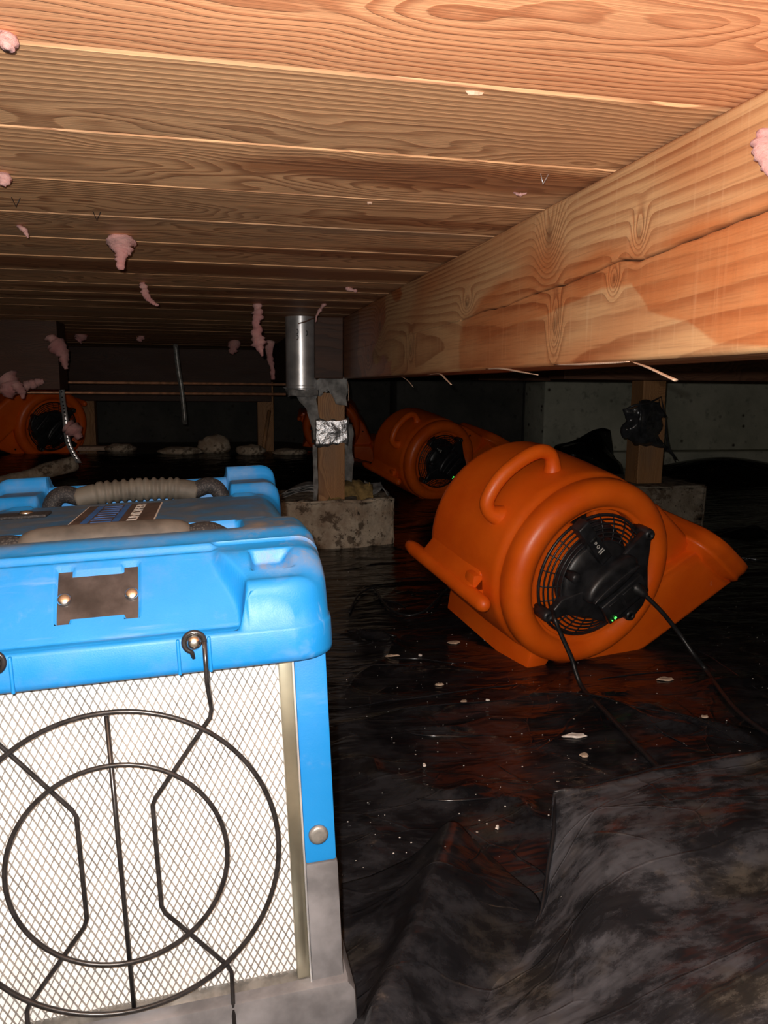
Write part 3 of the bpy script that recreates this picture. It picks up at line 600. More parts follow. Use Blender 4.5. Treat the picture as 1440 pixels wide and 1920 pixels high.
loose('paper_chip', [[V3(0.395, 2.50, 0.222), V3(0.43, 2.50, 0.224)], [V3(0.40, 2.53, 0.222), V3(0.435, 2.53, 0.225)]], M['white'], 'small white chip on top of the brown rag', 'paper', 0.003, 0.003, 4)
loose('cloth_scrap', [[V3(0.49, 2.48, 0.166), V3(0.53, 2.48, 0.185), V3(0.56, 2.49, 0.166)], [V3(0.49, 2.56, 0.20), V3(0.53, 2.56, 0.205), V3(0.57, 2.56, 0.17)]], M['paper'], 'torn grey felt scrap at the right of the brown rag', 'scrap', 0.002, 0.008, 8)
# metal pipe sleeve
def pipe():
    c = V3(0.262, 2.45, 0.506); root = thing('metal_pipe', 'short shiny galvanised pipe hanging under the floor beside the taped post', 'pipe', c)
    r = 0.047; MB().lathe([(r, 0.232), (r, 0.02), (r + 0.0015, 0.018), (r + 0.0015, 0.012), (r, 0.01), (r - 0.001, 0.0), (r - 0.003, 0.0), (r - 0.003, 0.2), (0.0, 0.2)], 48, axis=2).build('pipe_shell', M['steel'], root, angle=0.5)
    MB().tube([V3(-0.012, -0.047, 0.206), V3(0.01, -0.048, 0.212), V3(0.03, -0.040, 0.222), V3(0.05, -0.03, 0.226)], 0.0022, 6).build('twig', M['oldwood'], root)
    for (a, z) in ((-0.35, 0.165), (-0.35, 0.182), (0.25, 0.178)):
        x, y = (r + 0.001) * math.sin(a), -(r + 0.001) * math.cos(a); MB().tube([V3(x + 0.004 * math.cos(q), y, z + 0.007 * math.sin(q)) for q in np.linspace(-2, 1.6, 8)], 0.0014, 5).build('drip_mark', M['rubber'], root)
    crumple('torn_felt', [[V3(-0.055, 0.0, 0.01), V3(-0.03, -0.05, 0.008), V3(0.02, -0.055, 0.006), V3(0.05, -0.03, 0.012)], [V3(-0.045, 0.0, -0.01), V3(-0.03, -0.045, -0.018), V3(0.02, -0.05, -0.015), V3(0.045, -0.03, -0.02)]], M['paper'], root, V3(0, 0, 0), 0.0015, 0.006, 2)
pipe()
# second pier and post on the right
pc2 = V3(1.42, 2.62, 0.0)
pier2 = thing('concrete_pier', 'dim concrete pier block behind the mouth of the near orange blower', 'concrete block', pc2)
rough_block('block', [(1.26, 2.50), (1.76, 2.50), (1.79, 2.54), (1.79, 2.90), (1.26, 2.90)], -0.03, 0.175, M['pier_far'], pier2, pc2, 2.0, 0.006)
a, b = at(1195, 890, y=2.58), at(1236, 890, y=2.58); px0, px1 = a.x, b.x + 0.012
post2 = thing('support_post', 'short wooden post draped with shiny crinkled plastic, behind the near orange blower', 'post', ((px0 + px1) / 2, 2.62, 0.175))
O2 = V3((px0 + px1) / 2, 2.62, 0.175)
MB().box((px0, 2.58, 0.176), (px1, 2.67, 0.42), 0.003).build('lower_timber', M['pine'], post2, O2, smooth=False)
MB().box((px0 + 0.006, 2.585, 0.42), (px1 - 0.004, 2.668, 0.556), 0.003).build('upper_timber', M['pine'], post2, O2, smooth=False)
W2 = lambda px, py, y: at(px, py, y=y)
crumple('plastic_wrap', [[W2(1168, 768, 2.57), W2(1200, 755, 2.55), W2(1222, 752, 2.56), W2(1240, 745, 2.58)], [W2(1172, 790, 2.57), W2(1200, 785, 2.54), W2(1220, 780, 2.55), W2(1246, 790, 2.58)], [W2(1172, 822, 2.57), W2(1198, 822, 2.555), W2(1220, 820, 2.56), W2(1252, 830, 2.6)], [W2(1240, 850, 2.6), W2(1250, 845, 2.6), W2(1258, 850, 2.6), W2(1270, 868, 2.62)]], M['clearfilm'], post2, O2, 0.001, 0.012, 5, 8, 26)
plain_beam('header_beam', (1.2, 2.55, 0.557), (3.85, 2.68, 0.7345), M['oldwood'], 'dark beam resting on the plastic-draped post')
for k, (pts, rd) in enumerate([([W2(1199, 752, 2.545), W2(1201, 775, 2.535), W2(1199, 800, 2.538), W2(1203, 820, 2.55)], 0.007), ([W2(1172, 768, 2.56), W2(1190, 760, 2.54), W2(1215, 756, 2.545), W2(1240, 744, 2.57)], 0.005), ([W2(1240, 745, 2.58), W2(1246, 780, 2.585), W2(1252, 830, 2.6), W2(1266, 866, 2.61)], 0.004)]):
    P = spline([p - O2 for p in pts], 5); MB().tube(P, [rd * (0.4 + 0.6 * math.sin(math.pi * i / (len(P) - 1))) for i in range(len(P))], 8).build('plastic_highlight_fold', M['clearfilm'], post2)  # tubes added on the plastic, shaped to give bright highlight lines
# far posts
plain_beam('far_post', (-0.735, 4.42, 0.14), (-0.645, 4.5, 0.72), M['pine'], 'thin wooden post in front of the dim orange blower at the far left', 'post')
plain_beam('far_post', (0.225, 4.42, 0.14), (0.315, 4.5, 0.72), M['pine'], 'dim wooden post far behind, left of the metal pipe', 'post')
def pole(p, q, r, name, mat, label, cat, n=8):
    p = V3(*p); q = V3(*q); c = (p + q) / 2; o = MB().tube([p - c, q - c], r, n).build(name, mat); o.location = c; return tag(o, label, cat)
for z, l in ((0.533, 'upper of the two thin copper pipes crossing the dark background'), (0.489, 'lower of the two thin copper pipes crossing the dark background')):
    pole((-2.59, 3.5, z), (0.305, 3.5, z), 0.006, 'copper_pipe', M['copper'], l, 'pipe')
pole(at(492, 850, y=4.0), at(505, 770, y=4.1), 0.01, 'leaning_stick', M['pine'], 'thin stick leaning below the copper pipes', 'stick')
# perforated hanging straps
def strap(pts, label, mat='steel', holes=True):
    P = spline(pts, 6); c = P[0].copy(); root = thing('pipe_strap', label, 'strap', c); w_ = 0.0095; v = []; f = []
    for p in P: v += [p - c + V3(-w_, 0, 0), p - c + V3(w_, 0, 0)]
    f = [(2 * i, 2 * i + 1, 2 * i + 3, 2 * i + 2) for i in range(len(P) - 1)]; o = link('band', mesh(v, f), M[mat], root); o.modifiers.new('t', 'SOLIDIFY').thickness = 0.0012
    for p in (P[1:-1:1] if holes else []): MB().lathe([(0.003, -0.0022), (0.003, 0.0)], 8, axis=1, c=tuple(p - c + V3(0, -0.0006, 0))).build('hole', M['darkhole'], root)  # black discs on the band stand for the shade in its holes
strap([at(329, 645, y=3.3) + V3(0, 0, 0.0), at(334, 690, y=3.3), at(342, 740, y=3.3), at(347, 796, y=3.3)], 'thin dull metal strap hanging in front of the copper pipes', 'dullsteel', False)
strap([at(112, 640, y=2.99), at(116, 735, y=2.95), at(122, 780, y=2.92), at(128, 830, y=2.92), at(148, 868, y=2.92)], 'bright perforated metal strap hanging in front of the far left blower')

# ------------------------------------------------------------------ air mover (drum blower)
n_ = np.array([.2171, -.9605, -.1741]); n_ /= np.linalg.norm(n_); u_ = np.cross(n_, [0, 0, 1]); u_ /= -np.linalg.norm(u_); v_ = np.cross(n_, u_); v_ *= np.sign(v_[2])
CF = np.array([.6732, 1.2695, .1797]); RM = Matrix(np.array([u_, -n_, v_]).T.tolist())
OFF = V3(0.0, 0.15, -0.20)      # the base point of the blower in its own frame
def blower(name, label, group):
    root = thing(name, label, 'air mover', Vector(CF) + RM @ OFF, group, RM); B = lambda mb, nm, mat, par=root, **k: mb.build(nm, mat, par, OFF, **k)
    h = MB()
    # drum with a fat rounded rim around the intake
    prof = [(0.128, 0.060), (0.126, 0.030), (0.1265, 0.014), (0.130, 0.005)]
    prof += [(0.156 + 0.0265 * math.cos(a), 0.018 - 0.0265 * math.sin(a)) for a in np.linspace(math.pi * 0.86, 0.0, 12)]
    prof += [(0.1825, 0.030), (0.180, 0.036), (0.1795, 0.040), (0.184, 0.044), (0.1865, 0.06), (0.189, 0.15), (0.1885, 0.25)]
    prof += [(0.168 + 0.0205 * math.cos(a), 0.270 + 0.033 * math.sin(a)) for a in np.linspace(0.1, math.pi / 2, 8)] + [(0.10, 0.303), (0.0, 0.303)]
    h.lathe(prof, 128)
    B(h, 'drum', M['orange'])
    # volute and outlet duct: rises at 33 degrees
    d = (math.cos(math.radians(33.2)), math.sin(math.radians(33.2))); nn = (-d[1], d[0])
    PT = lambda a, b: (d[0] * a + nn[0] * b, d[1] * a + nn[1] * b)        # a along the duct, b across it
    sc = [(0.17 * math.cos(a), 0.17 * math.sin(a)) for a in np.radians(np.linspace(130, 245, 16))]
    for ang, r in ((-112, .180), (-104, .186), (-96, .196), (-88, .208), (-80, .222), (-72, .236)): sc.append((r * math.cos(math.radians(ang)), r * math.sin(math.radians(ang))))
    sc += [PT(0.03, -0.2555), PT(0.09, -0.2600), PT(0.20, -0.2640), PT(0.300, -0.2680)]
    sc += [PT(0.238, -0.136), PT(0.1, -0.125), (0.05, 0.05)]
    q = MB().prism(sc, 0.010, 0.272, bev=0.036, seg=7)
    web = [PT(0.285, -0.230), PT(0.250, -0.116), (0.178, 0.112), (0.125, 0.135), (0, 0.15), (0.05, -0.1)]
    q.prism(web, 0.040, 0.262, bev=0.014, seg=4)
    B(q, 'outlet_duct', M['orange'], angle=0.9)
    # flared lip round the mouth, with a black sheet inside for the shaded opening
    lip = [PT(0.283, -0.290), PT(0.288, -0.132), PT(0.300, -0.118), PT(0.352, -0.126), PT(0.362, -0.134), PT(0.362, -0.268), PT(0.356, -0.284), PT(0.338, -0.294)]
    bm = bmesh.new()
    ring0 = [(a, b) for a, b in [PT(0.285, -0.286), PT(0.285, -0.132)]]
    w0, w1 = 0.040, 0.282
    def rect(t, b0, b1, wa, wb, r, k=6):
        out = []
        for (cx_, cy_, a0) in ((b1 - r, wb - r, 0), (b0 + r, wb - r, 90), (b0 + r, wa + r, 180), (b1 - r, wa + r, 270)):
            for i in range(k): A = math.radians(a0 + 90 * i / (k - 1)); b = cx_ + r * math.cos(A); w_ = cy_ + r * math.sin(A); p = PT(t + 0.38 * (-0.128 - b), b); out.append((p[0], w_, p[1]))
        return out
    secs = [rect(0.228, -0.262, -0.130, 0.014, 0.268, 0.038), rect(0.240, -0.266, -0.124, 0.008, 0.272, 0.044), rect(0.245, -0.276, -0.113, -0.003, 0.281, 0.050), rect(0.251, -0.280, -0.108, -0.007, 0.285, 0.053), rect(0.258, -0.277, -0.112, -0.003, 0.283, 0.050),
            rect(0.275, -0.279, -0.112, -0.003, 0.284, 0.052), rect(0.290, -0.277, -0.115, 0.000, 0.280, 0.050), rect(0.294, -0.271, -0.121, 0.006, 0.274, 0.046), rect(0.291, -0.266, -0.126, 0.011, 0.270, 0.042), rect(0.245, -0.260, -0.132, 0.02, 0.262, 0.036)]
    vv = [p for s_ in secs for p in s_]; k = len(secs[0]); ff = [(i * k + j, i * k + (j + 1) % k, (i + 1) * k + (j + 1) % k, (i + 1) * k + j) for i in range(len(secs) - 1) for j in range(k)]
    B(MB().add(vv, ff + [tuple(range(k))]), 'outlet_lip', M['orange'])
    B(MB().add(rect(0.247, -0.260, -0.132, 0.02, 0.262, 0.036), [tuple(range(k))]), 'mouth_opening', M['darkhole'])
    B(MB().lathe([(0.0045, 0.0385), (0.0045, 0.0415), (0.0, 0.0415)], 14, c=(0.190, 0, 0.068)), 'screw_hole', M['darkhole'])
    # handle across the top of the drum
    hp = [V3(-0.150, 0.100, 0.092), V3(-0.178, 0.100, 0.104), V3(-0.187, 0.1, 0.128), V3(-0.165, 0.1, 0.168), V3(-0.128, 0.1, 0.198), V3(-0.092, 0.1, 0.214), V3(-0.066, 0.1, 0.210), V3(-0.054, 0.1, 0.190), V3(-0.050, 0.1, 0.160)]
    sp = spline(hp, 6); B(MB().tube(sp, [0.0135 + 0.010 * max(0, 1 - min(i, len(sp) - 1 - i) / 9) ** 2 for i in range(len(sp))], 16), 'handle', M['orange'])
    # cord bracket: a long rounded fin
    f1 = MB(); cx_, cz_ = -0.205, -0.052
    f1.tube([V3(cx_, w_, cz_) for w_ in (0.030, 0.036, 0.046, 0.32, 0.345, 0.352)], [0.006, 0.0115, 0.0145, 0.0145, 0.011, 0.005], 16, flat=1.1)
    f1.prism([(-0.212, -0.062), (-0.214, -0.044), (-0.165, 0.02), (-0.150, -0.03), (-0.175, -0.075)], 0.085, 0.285, bev=0.010)
    f1.box((-0.205, 0.085, -0.052), (-0.165, 0.118, -0.014), 0.008)
    B(f1, 'cord_bracket', M['orange'], angle=1.0)
    # foot block, along the drum
    f2 = MB().prism([(-0.106, -0.201), (-0.062, -0.186), (-0.03, -0.13), (-0.09, -0.11), (-0.104, -0.162)], 0.016, 0.325, bev=0.005, seg=2)
    B(f2, 'foot', M['orange'], angle=0.7)
    f3 = MB().prism([(-0.01, -0.195), (0.035, -0.222), (0.06, -0.215), (0.03, -0.15)], 0.05, 0.27, bev=0.01); B(f3, 'foot', M['orange'], angle=0.7)
    # intake grille
    g = thing('intake_grille', None, None); g.parent = root; g.location = -OFF
    g2 = MB()
    for r, y in ((0.1195, 0.004), (0.1135, -0.003), (0.1065, -0.007), (0.0985, -0.010), (0.091, -0.0125), (0.0835, -0.0145), (0.076, -0.016), (0.068, -0.017)):
        g2.tube([V3(r * math.cos(a), y, r * math.sin(a)) for a in np.linspace(0, 2 * math.pi, 73)[:-1]], 0.0018 if r < 0.115 else 0.0030, 6, closed=True)
    gr = B(g2, 'grille_rings', M['black']); bpy.data.objects.remove(g)
    for k_ in range(24):
        a = math.radians(15 * k_ + 4); B(MB().tube([V3(r * math.cos(a), y, r * math.sin(a)) for r, y in ((0.122, 0.006), (0.1135, -0.002), (0.0985, -0.009), (0.0835, -0.0135), (0.062, -0.0165))], 0.0013, 5), 'grille_rib', M['black'], gr) if False else None
    rb = MB()
    for k_ in range(24):
        a = math.radians(15 * k_ + 4); rb.tube([V3(r * math.cos(a), y, r * math.sin(a)) for r, y in ((0.122, 0.006), (0.1135, -0.002), (0.0985, -0.009), (0.0835, -0.0135), (0.062, -0.0165))], 0.0013, 5)
    B(rb, 'grille_ribs', M['black'])
    B(MB().lathe([(0.128, 0.058), (0.09, 0.060), (0.0, 0.062)], 48), 'inner_shadow_plate', M['darkhole'])
    B(MB().lathe([(0.1, 0.035), (0.098, 0.028), (0.06, 0.03), (0.0, 0.03)], 40), 'fan_wheel', M['black'])
    # motor cover and the bulged housing
    B(MB().lathe([(0.078, 0.02), (0.078, -0.012), (0.074, -0.019), (0.055, -0.024), (0.0, -0.027)], 56, c=(-0.003, 0, 0.0)), 'motor_cover', M['black'], angle=0.8)
    a = math.radians(37); ca, sa = math.cos(a), math.sin(a)
    QQ = lambda x, z: (0.010 + ca * x - sa * z, 0.008 + sa * x + ca * z)
    ell = [QQ(0.062 * math.cos(t), 0.027 * math.sin(t)) for t in np.linspace(0, 2 * math.pi, 33)[:-1]]
    B(MB().prism(ell, -0.046, -0.015, bev=0.012, seg=4), 'motor_bulge', M['black'])
    ell2 = [QQ(0.056 * math.cos(t), 0.007 * math.sin(t) - 0.006) for t in np.linspace(0, 2 * math.pi, 33)[:-1]]
    B(MB().prism(ell2, -0.051, -0.040, bev=0.003, seg=2), 'motor_fin', M['black'])
    # triangular plate with three bolted lugs
    pl = [(-0.113, -0.060), (-0.085, -0.026), (-0.03, -0.012), (0.045, 0.055), (0.083, 0.090), (0.098, 0.084), (0.104, 0.02), (0.118, -0.035), (0.112, -0.060), (0.090, -0.088), (0.072, -0.080), (0.03, -0.088), (-0.02, -0.070), (-0.072, -0.058), (-0.108, -0.068)]
    B(MB().prism(pl, -0.026, -0.010, bev=0.003, seg=2), 'mounting_plate', M['black'])
    for (x, z) in ((0.092, 0.084), (-0.110, -0.056), (0.084, -0.078)):
        lg = B(MB().lathe([(0.0115, 0.012), (0.0115, -0.024), (0.009, -0.029), (0.005, -0.029), (0.0045, -0.026), (0.0, -0.026)], 20, c=(x, 0, z)), 'bolt_lug', M['black'])
    # socket block with lamp
    sb = MB()
    bx = Matrix.Translation((0.045, 0, -0.030)) @ Matrix.Rotation(-a, 4, 'Y')
    sb.box((-0.048, -0.040, -0.030), (0.052, -0.024, 0.016), 0.003, bx); B(sb, 'socket_block', M['black'])
    for xx in (-0.022, 0.012):
        B(MB().box((xx - 0.013, -0.0425, -0.016), (xx + 0.013, -0.0395, 0.010), 0.0012, bx), 'socket', M['rubber'])
    B(MB().box((-0.036, -0.0425, -0.0255), (-0.031, -0.040, -0.0225), 0.0005, bx), 'power_light', M['led'])
    B(MB().box((-0.0425, -0.0425, -0.0250), (-0.0405, -0.040, -0.0232), 0.0005, bx), 'power_light', M['led'])
    B(MB().lathe([(0.010, -0.012), (0.010, -0.034), (0.008, -0.038), (0.0, -0.0385)], 20, c=(-0.070, 0, 0.018)), 'reset_knob', M['black'])
    # rotary switch bracket with print
    bb = Matrix.Translation((-0.042, 0, 0.082)) @ Matrix.Rotation(math.radians(46), 4, 'Y')
    br = B(MB().box((-0.048, -0.038, -0.0125), (0.048, -0.012, 0.0125), 0.003, bb), 'switch_bracket', M['black'])
    for xx, pts in ((-0.002, None), (0.008, 'o'), (0.018, 'I'), (0.023, 'I')):
        if pts == 'I': B(MB().box((xx - 0.0008, -0.0390, -0.006), (xx + 0.0008, -0.0380, 0.006), 0, bb), 'switch_mark', M['lightwall'], smooth=False)
        else:
            r = 0.003 if pts else 0.0022
            B(MB().tube([(bb @ V3(xx + r * math.cos(t), -0.0385, r * math.sin(t))) for t in np.linspace(0, 2 * math.pi, 13)[:-1]], 0.0006, 5, closed=True), 'switch_mark', M['lightwall'])
    B(MB().box((-0.014, -0.0386, -0.007), (-0.007, -0.0378, 0.007), 0.0, bb), 'switch_window', M['darkhole'])
    return root
def copy_thing(o, skip=()):
    r = o.copy(); COL.objects.link(r)
    for ch in o.children:
        if ch.name.split('.')[0] in skip: continue
        c = ch.copy(); COL.objects.link(c); c.parent = r
        for g in ch.children: d_ = g.copy(); COL.objects.link(d_); d_.parent = c
    return r
mv = blower('air_mover', 'large orange drum blower tipped over on the black film, nearest of the orange blowers', 'orange drum blowers')
def place(src, centre, yaw, roll, label, skip=()):
    r = copy_thing(src, skip); R = Matrix.Rotation(yaw, 3, 'Z') @ RM @ Matrix.Rotation(roll, 3, 'Y'); r.rotation_euler = R.to_euler(); r.location = V3(*centre) + R @ OFF; r['label'] = label; return r
protos = place(mv, at(828, 866, y=3.28), math.radians(7), math.radians(-12), 'smaller-looking orange drum blower standing just behind the near one, green lamps lit')
def dz_(r, z): r.location.z = z; return r
place(mv, at(100, 800, y=4.05), math.radians(26), math.radians(165), 'dim red-orange blower at the far left behind the hanging strap', ('power_light',))
place(mv, at(622, 803, y=4.85), math.radians(-21), math.radians(28), 'orange blower almost hidden behind the taped post, only a sliver showing', ('power_light',))

# cords of the near blower
def cable(pts, r, name, label=None, parent=None, cat='cord'):
    P = spline(pts, 8)
    if parent: 
        mi = (Matrix.Translation(parent.location) @ parent.rotation_euler.to_matrix().to_4x4()).inverted(); return MB().tube([mi @ p for p in P], r, 8).build(name, M['rubber'], parent)
    c = P[0].copy(); root = thing(name, label, cat, c); MB().tube([p - c for p in P], r, 8).build('cable', M['rubber'], root); return root
def onf(px, py, r=0.004):
    p = at(px, py, z=0.004); p.z = zfilm(p.x, p.y) + r + 0.001; return p
cable([at(1036, 1143, y=1.24), at(1040, 1160, y=1.21), at(1052, 1190, y=1.205), at(1072, 1235, y=1.20), at(1080, 1262, y=1.19), at(1094, 1292, y=1.165), onf(1130, 1335), onf(1178, 1385), onf(1226, 1436), onf(1262, 1475)], 0.0042, 'power_cord', parent=mv)
ext = cable([at(1205, 1112, y=1.245), at(1222, 1128, y=1.24), at(1245, 1152, y=1.235), at(1275, 1190, y=1.23), at(1300, 1226, y=1.21), onf(1325, 1262), onf(1352, 1300), onf(1392, 1345), onf(1460, 1395)], 0.0042, 'extension_cord', 'black extension cord plugged into the near orange blower, running right')
mi = ext.location; pa = at(1186, 1098, y=1.258) - mi; pb = at(1206, 1113, y=1.244) - mi
MB().tube([pa, pa.lerp(pb, 0.35), pa.lerp(pb, 0.7), pb, pb + (pb - pa) * 0.3], [0.013, 0.013, 0.011, 0.008, 0.0055], 12).build('plug', M['rubber'], ext)
cable([onf(655, 1150), onf(672, 1118), onf(700, 1105), onf(716, 1128), onf(735, 1148), onf(765, 1158), onf(795, 1152), onf(818, 1135), onf(836, 1115), at(850, 1100, y=1.72)], 0.0028, 'thin_cord', 'thin black cord looping over the film left of the near blower')

# ------------------------------------------------------------------ dehumidifier
def dehumidifier():
    S = 0.9
    ca = (-0.0287, -0.0427, 0.0152)
    R = (Matrix.Rotation(ca[2], 3, 'Z') @ Matrix.Rotation(ca[1], 3, 'Y') @ Matrix.Rotation(ca[0], 3, 'X'))
    C0 = Vector(CAMP + ray(223.7, 1624) * 0.62 * S); OF = V3(0, 0.24, -0.190) * S
    root = thing('dehumidifier', 'blue and grey portable dehumidifier with white filter behind a round black wire guard', 'dehumidifier', C0 + R @ OF, None, R)
    B = lambda mb, nm, mat, par=root, **k: mb.build(nm, mat, par, OF, scale=S, **k)
    D = 0.49
    # body: four walls around a recessed intake
    b = MB()
    b.box((0.150, 0.006, -0.030), (0.1775, D, 0.165), 0.003); b.box((-0.1775, 0.006, -0.030), (-0.150, D, 0.165), 0.003); b.box((-0.152, 0.05, -0.030), (0.152, D, 0.165), 0.003)
    B(b, 'upper_housing', M['blue'], angle=0.6)
    g = MB(); g.box((0.150, 0.0055, -0.15), (0.1785, D, -0.0302), 0.003); g.box((-0.1785, 0.0055, -0.15), (-0.150, D, -0.0302), 0.003); g.box((-0.152, 0.05, -0.15), (0.152, D, -0.0302), 0.003)
    g.prism([(-0.181, -0.140), (-0.187, -0.150), (-0.188, -0.19), (0.188, -0.19), (0.187, -0.150), (0.181, -0.140)], -0.004, D + 0.004, bev=0.004, seg=2)
    B(g, 'base', M['greybase'], angle=0.6)
    B(MB().lathe([(0.0085, 0.0065), (0.0085, 0.0035), (0.006, 0.002), (0.0035, 0.0025), (0.0, 0.0025)], 20, c=(0.1625, 0, -0.0035)), 'rivet', M['dullsteel'])
    # filter frame: strips and sill
    for s_ in (-1, 1):
        fa, fb = sorted((s_ * 0.1378, s_ * 0.1490)); fc, fe = sorted((s_ * 0.1485, s_ * 0.1500))
        fr = MB().prism([(fa, 0.030), (fa, 0.0100), (s_ * 0.1485 if s_ < 0 else fa, 0.010), (fb, 0.0100), (fb, 0.030)], -0.150, 0.165, axis=2) if False else MB().box((fa, 0.010, -0.150), (fb, 0.030, 0.165), 0.001)
        fp = B(fr, 'frame_strip', M['brushed'], angle=0.6)
        MB().box((fc, 0.0035, -0.1495), (fe, 0.0098, 0.163), 0.0003).build('frame_edge', M['steel'], fp, OF, scale=S, angle=0.6)
    sl = MB(); sl.prism([(0.030, -0.1375), (0.012, -0.1375), (0.002, -0.146), (0.000, -0.158), (0.030, -0.158)], -0.150, 0.150, axis=0); B(sl, 'sill', M['dullsteel'], angle=0.5)
    B(MB().box((-0.139, 0.020, -0.150), (0.139, 0.035, 0.165)), 'air_filter', M['filter'], smooth=False)
    # expanded mesh in front of the filter: diamonds, taller than wide
    v = []; f = []; pw, ph = 0.0064, 0.0124; r = 0.00043; ym = 0.0172
    def strip(p, q):
        dx, dz = q[0] - p[0], q[1] - p[1]; L = math.hypot(dx, dz); ox, oz = -dz / L * r, dx / L * r; n = len(v)
        v.extend([(p[0] - ox, ym, p[1] - oz), (p[0] + ox, ym, p[1] + oz), (q[0] + ox, ym, q[1] + oz), (q[0] - ox, ym, q[1] - oz),
                  (p[0] - ox, ym + 0.0011, p[1] - oz), (p[0] + ox, ym + 0.0011, p[1] + oz), (q[0] + ox, ym + 0.0011, q[1] + oz), (q[0] - ox, ym + 0.0011, q[1] - oz)])
        f.extend([(n, n + 1, n + 2, n + 3), (n, n + 3, n + 7, n + 4), (n + 1, n + 5, n + 6, n + 2)])
    rj = random.Random(2); nx = int(0.277 / pw); nz = int(0.305 / ph); sl_ = 0.0030
    for i in range(nx + 1):
        for j in range(nz * 2):
            x0 = -0.1385 + i * pw + (pw / 2 if j % 2 else 0); z0 = -0.1375 + j * ph / 2; z1 = z0 + ph / 2
            lean = 0.0
            for s_ in (-1, 1):
                x1 = x0 + s_ * pw / 2
                if -0.139 < x1 < 0.139: strip((x0, z0), (x0 + s_ * pw * 0.5, z1))
    mm = B(MB().add(v, f), 'filter_mesh', M['meshwire'], smooth=False); tag(mm, kind='stuff')
    # wire guard
    gp = MB().tube([V3(0.1280 * math.cos(a), 0.0, 0.1300 * math.sin(a)) for a in np.linspace(0, 2 * math.pi, 97)[:-1]], 0.0021, 8, closed=True)
    wg = B(gp, 'wire_guard', M['blackwire']); 
    G = lambda mb: mb.build('guard_wire', M['blackwire'], wg, OF, scale=S)
    G(MB().tube([V3(0.0855 * math.cos(a), 0.0, 0.086 * math.sin(a)) for a in np.linspace(0, 2 * math.pi, 73)[:-1]], 0.0020, 8, closed=True))
    G(MB().tube([V3(0.0005, 0.003, 0.1265), V3(0.0005, 0.003, -0.1290)], 0.0019, 8))
    for s_ in (-1, 1):
        pts = [(0.0800, 0.184), (0.0797, 0.150), (0.0812, 0.121), (0.0795, 0.114), (0.0320, 0.0520), (0.0292, 0.0460), (0.0292, -0.0430), (0.0318, -0.0500), (0.0785, -0.1080), (0.0815, -0.1150), (0.0804, -0.1880)]
        G(MB().tube([V3(s_ * x, 0.0035 if abs(z) < 0.13 else (-0.0165 if z > 0 else -0.0105), z) for x, z in pts], 0.0019, 8))
        eye = [V3(s_ * (0.0722 + 0.0080 * math.cos(a)), -0.014, 0.1835 + 0.0080 * math.sin(a)) for a in np.linspace(-0.1, 4.4, 18)]
        G(MB().tube([V3(s_ * 0.0797, -0.010, 0.172)] + eye + [V3(s_ * 0.0712, -0.0130, 0.1705)], 0.0020, 8))
        bo = B(MB().lathe([(0.0062, -0.010), (0.0062, -0.0145), (0.0058, -0.0160), (0.0045, -0.0185), (0.002, -0.0195), (0.0, -0.0195)], 24, c=(s_ * 0.0722, 0, 0.1835)), 'guard_bolt', M['bolt'])
    # ---- lid as a dense height field with a rolled skirt
    NX, NY = 181, 230; X1 = 0.1815; Y0, Y1 = -0.0105, 0.500
    ss = np.linspace(-1, 1, NX); tt = np.concatenate([np.linspace(0, 0.16, 100)[:-1], np.linspace(0.16, 1, NY - 99)])
    sm = lambda v_, a, b_: (lambda q: q * q * (3 - 2 * q))(min(1, max(0, (v_ - a) / (b_ - a))))
    P = []; GR = []; rc = 0.030
    for t in tt:
        y = Y0 + (Y1 - Y0) * t
        for s_ in ss:
            # rounded corners of the outline
            x = s_ * X1; e = 0
            for yc, sg in ((Y0, 1), (Y1, -1)):
                dy = (y - yc) * sg
                if dy < rc: e = max(e, rc - math.sqrt(max(0, rc * rc - (rc - dy) ** 2)))
            x = s_ * (X1 - e); ax = abs(x); edge = (X1 - e) - ax; dfront = y - Y0; dback = Y1 - y
            # profile of the corner blocks and of the scooped centre
            blk = 0.226 + 0.018 * sm(y, 0.0, 0.035) + 0.006 * sm(y, 0.03, 0.07)
            sco = min(0.190 + max(0, y + 0.004) * 1.20, 0.2435) + 0.0065 * sm(y, 0.044, 0.048)
            k = sm(ax, 0.088 + 0.020 * (1 - sm(y, 0.0, 0.04)), 0.096 + 0.020 * (1 - sm(y, 0.0, 0.04))) if y < 0.05 else 0
            z = sco * (1 - k) + blk * k if y < 0.05 else 0.250
            if y >= 0.05: z = 0.250 + 0.006 * sm(y, 0.05, 0.075)
            deck = 0.250; z = z * (1 - sm(y, 0.135, 0.15)) + deck * sm(y, 0.135, 0.15)
            z += 0.014 * sm(y, 0.40, 0.415) * (1 if ax > 0.115 else 0) + 0.018 * sm(y, 0.462, 0.474)
            # pockets for the two handles
            pk = sm(y, 0.084, 0.092) * (1 - sm(y, 0.128, 0.136)) * (1 - sm(ax, 0.112, 0.120)); z -= 0.028 * pk
            pk2 = sm(y, 0.402, 0.410) * (1 - sm(y, 0.460, 0.466)) * (1 - sm(ax, 0.112, 0.120)); z -= 0.022 * pk2
            # side pockets and strips on the corner blocks
            for xa, xb, ya, yb, dp in ((0.120, 0.158, 0.012, 0.034, 0.012), (0.118, 0.155, 0.140, 0.150, -0.004), (0.118, 0.155, 0.385, 0.396, -0.004)):
                z -= dp * sm(ax, xa, xa + 0.004) * (1 - sm(ax, xb - 0.014, xb)) * sm(y, ya, ya + 0.003) * (1 - sm(y, yb - 0.003, yb))
            # window in the front scoop
            wn = sm(ax, 0.0325, 0.0305) if False else (1 if ax < 0.0315 else 0)
            notch_hi = 0.0385 if ax > 0.020 else 0.0355; notch_lo = 0.0065 if ax > 0.021 else 0.0090
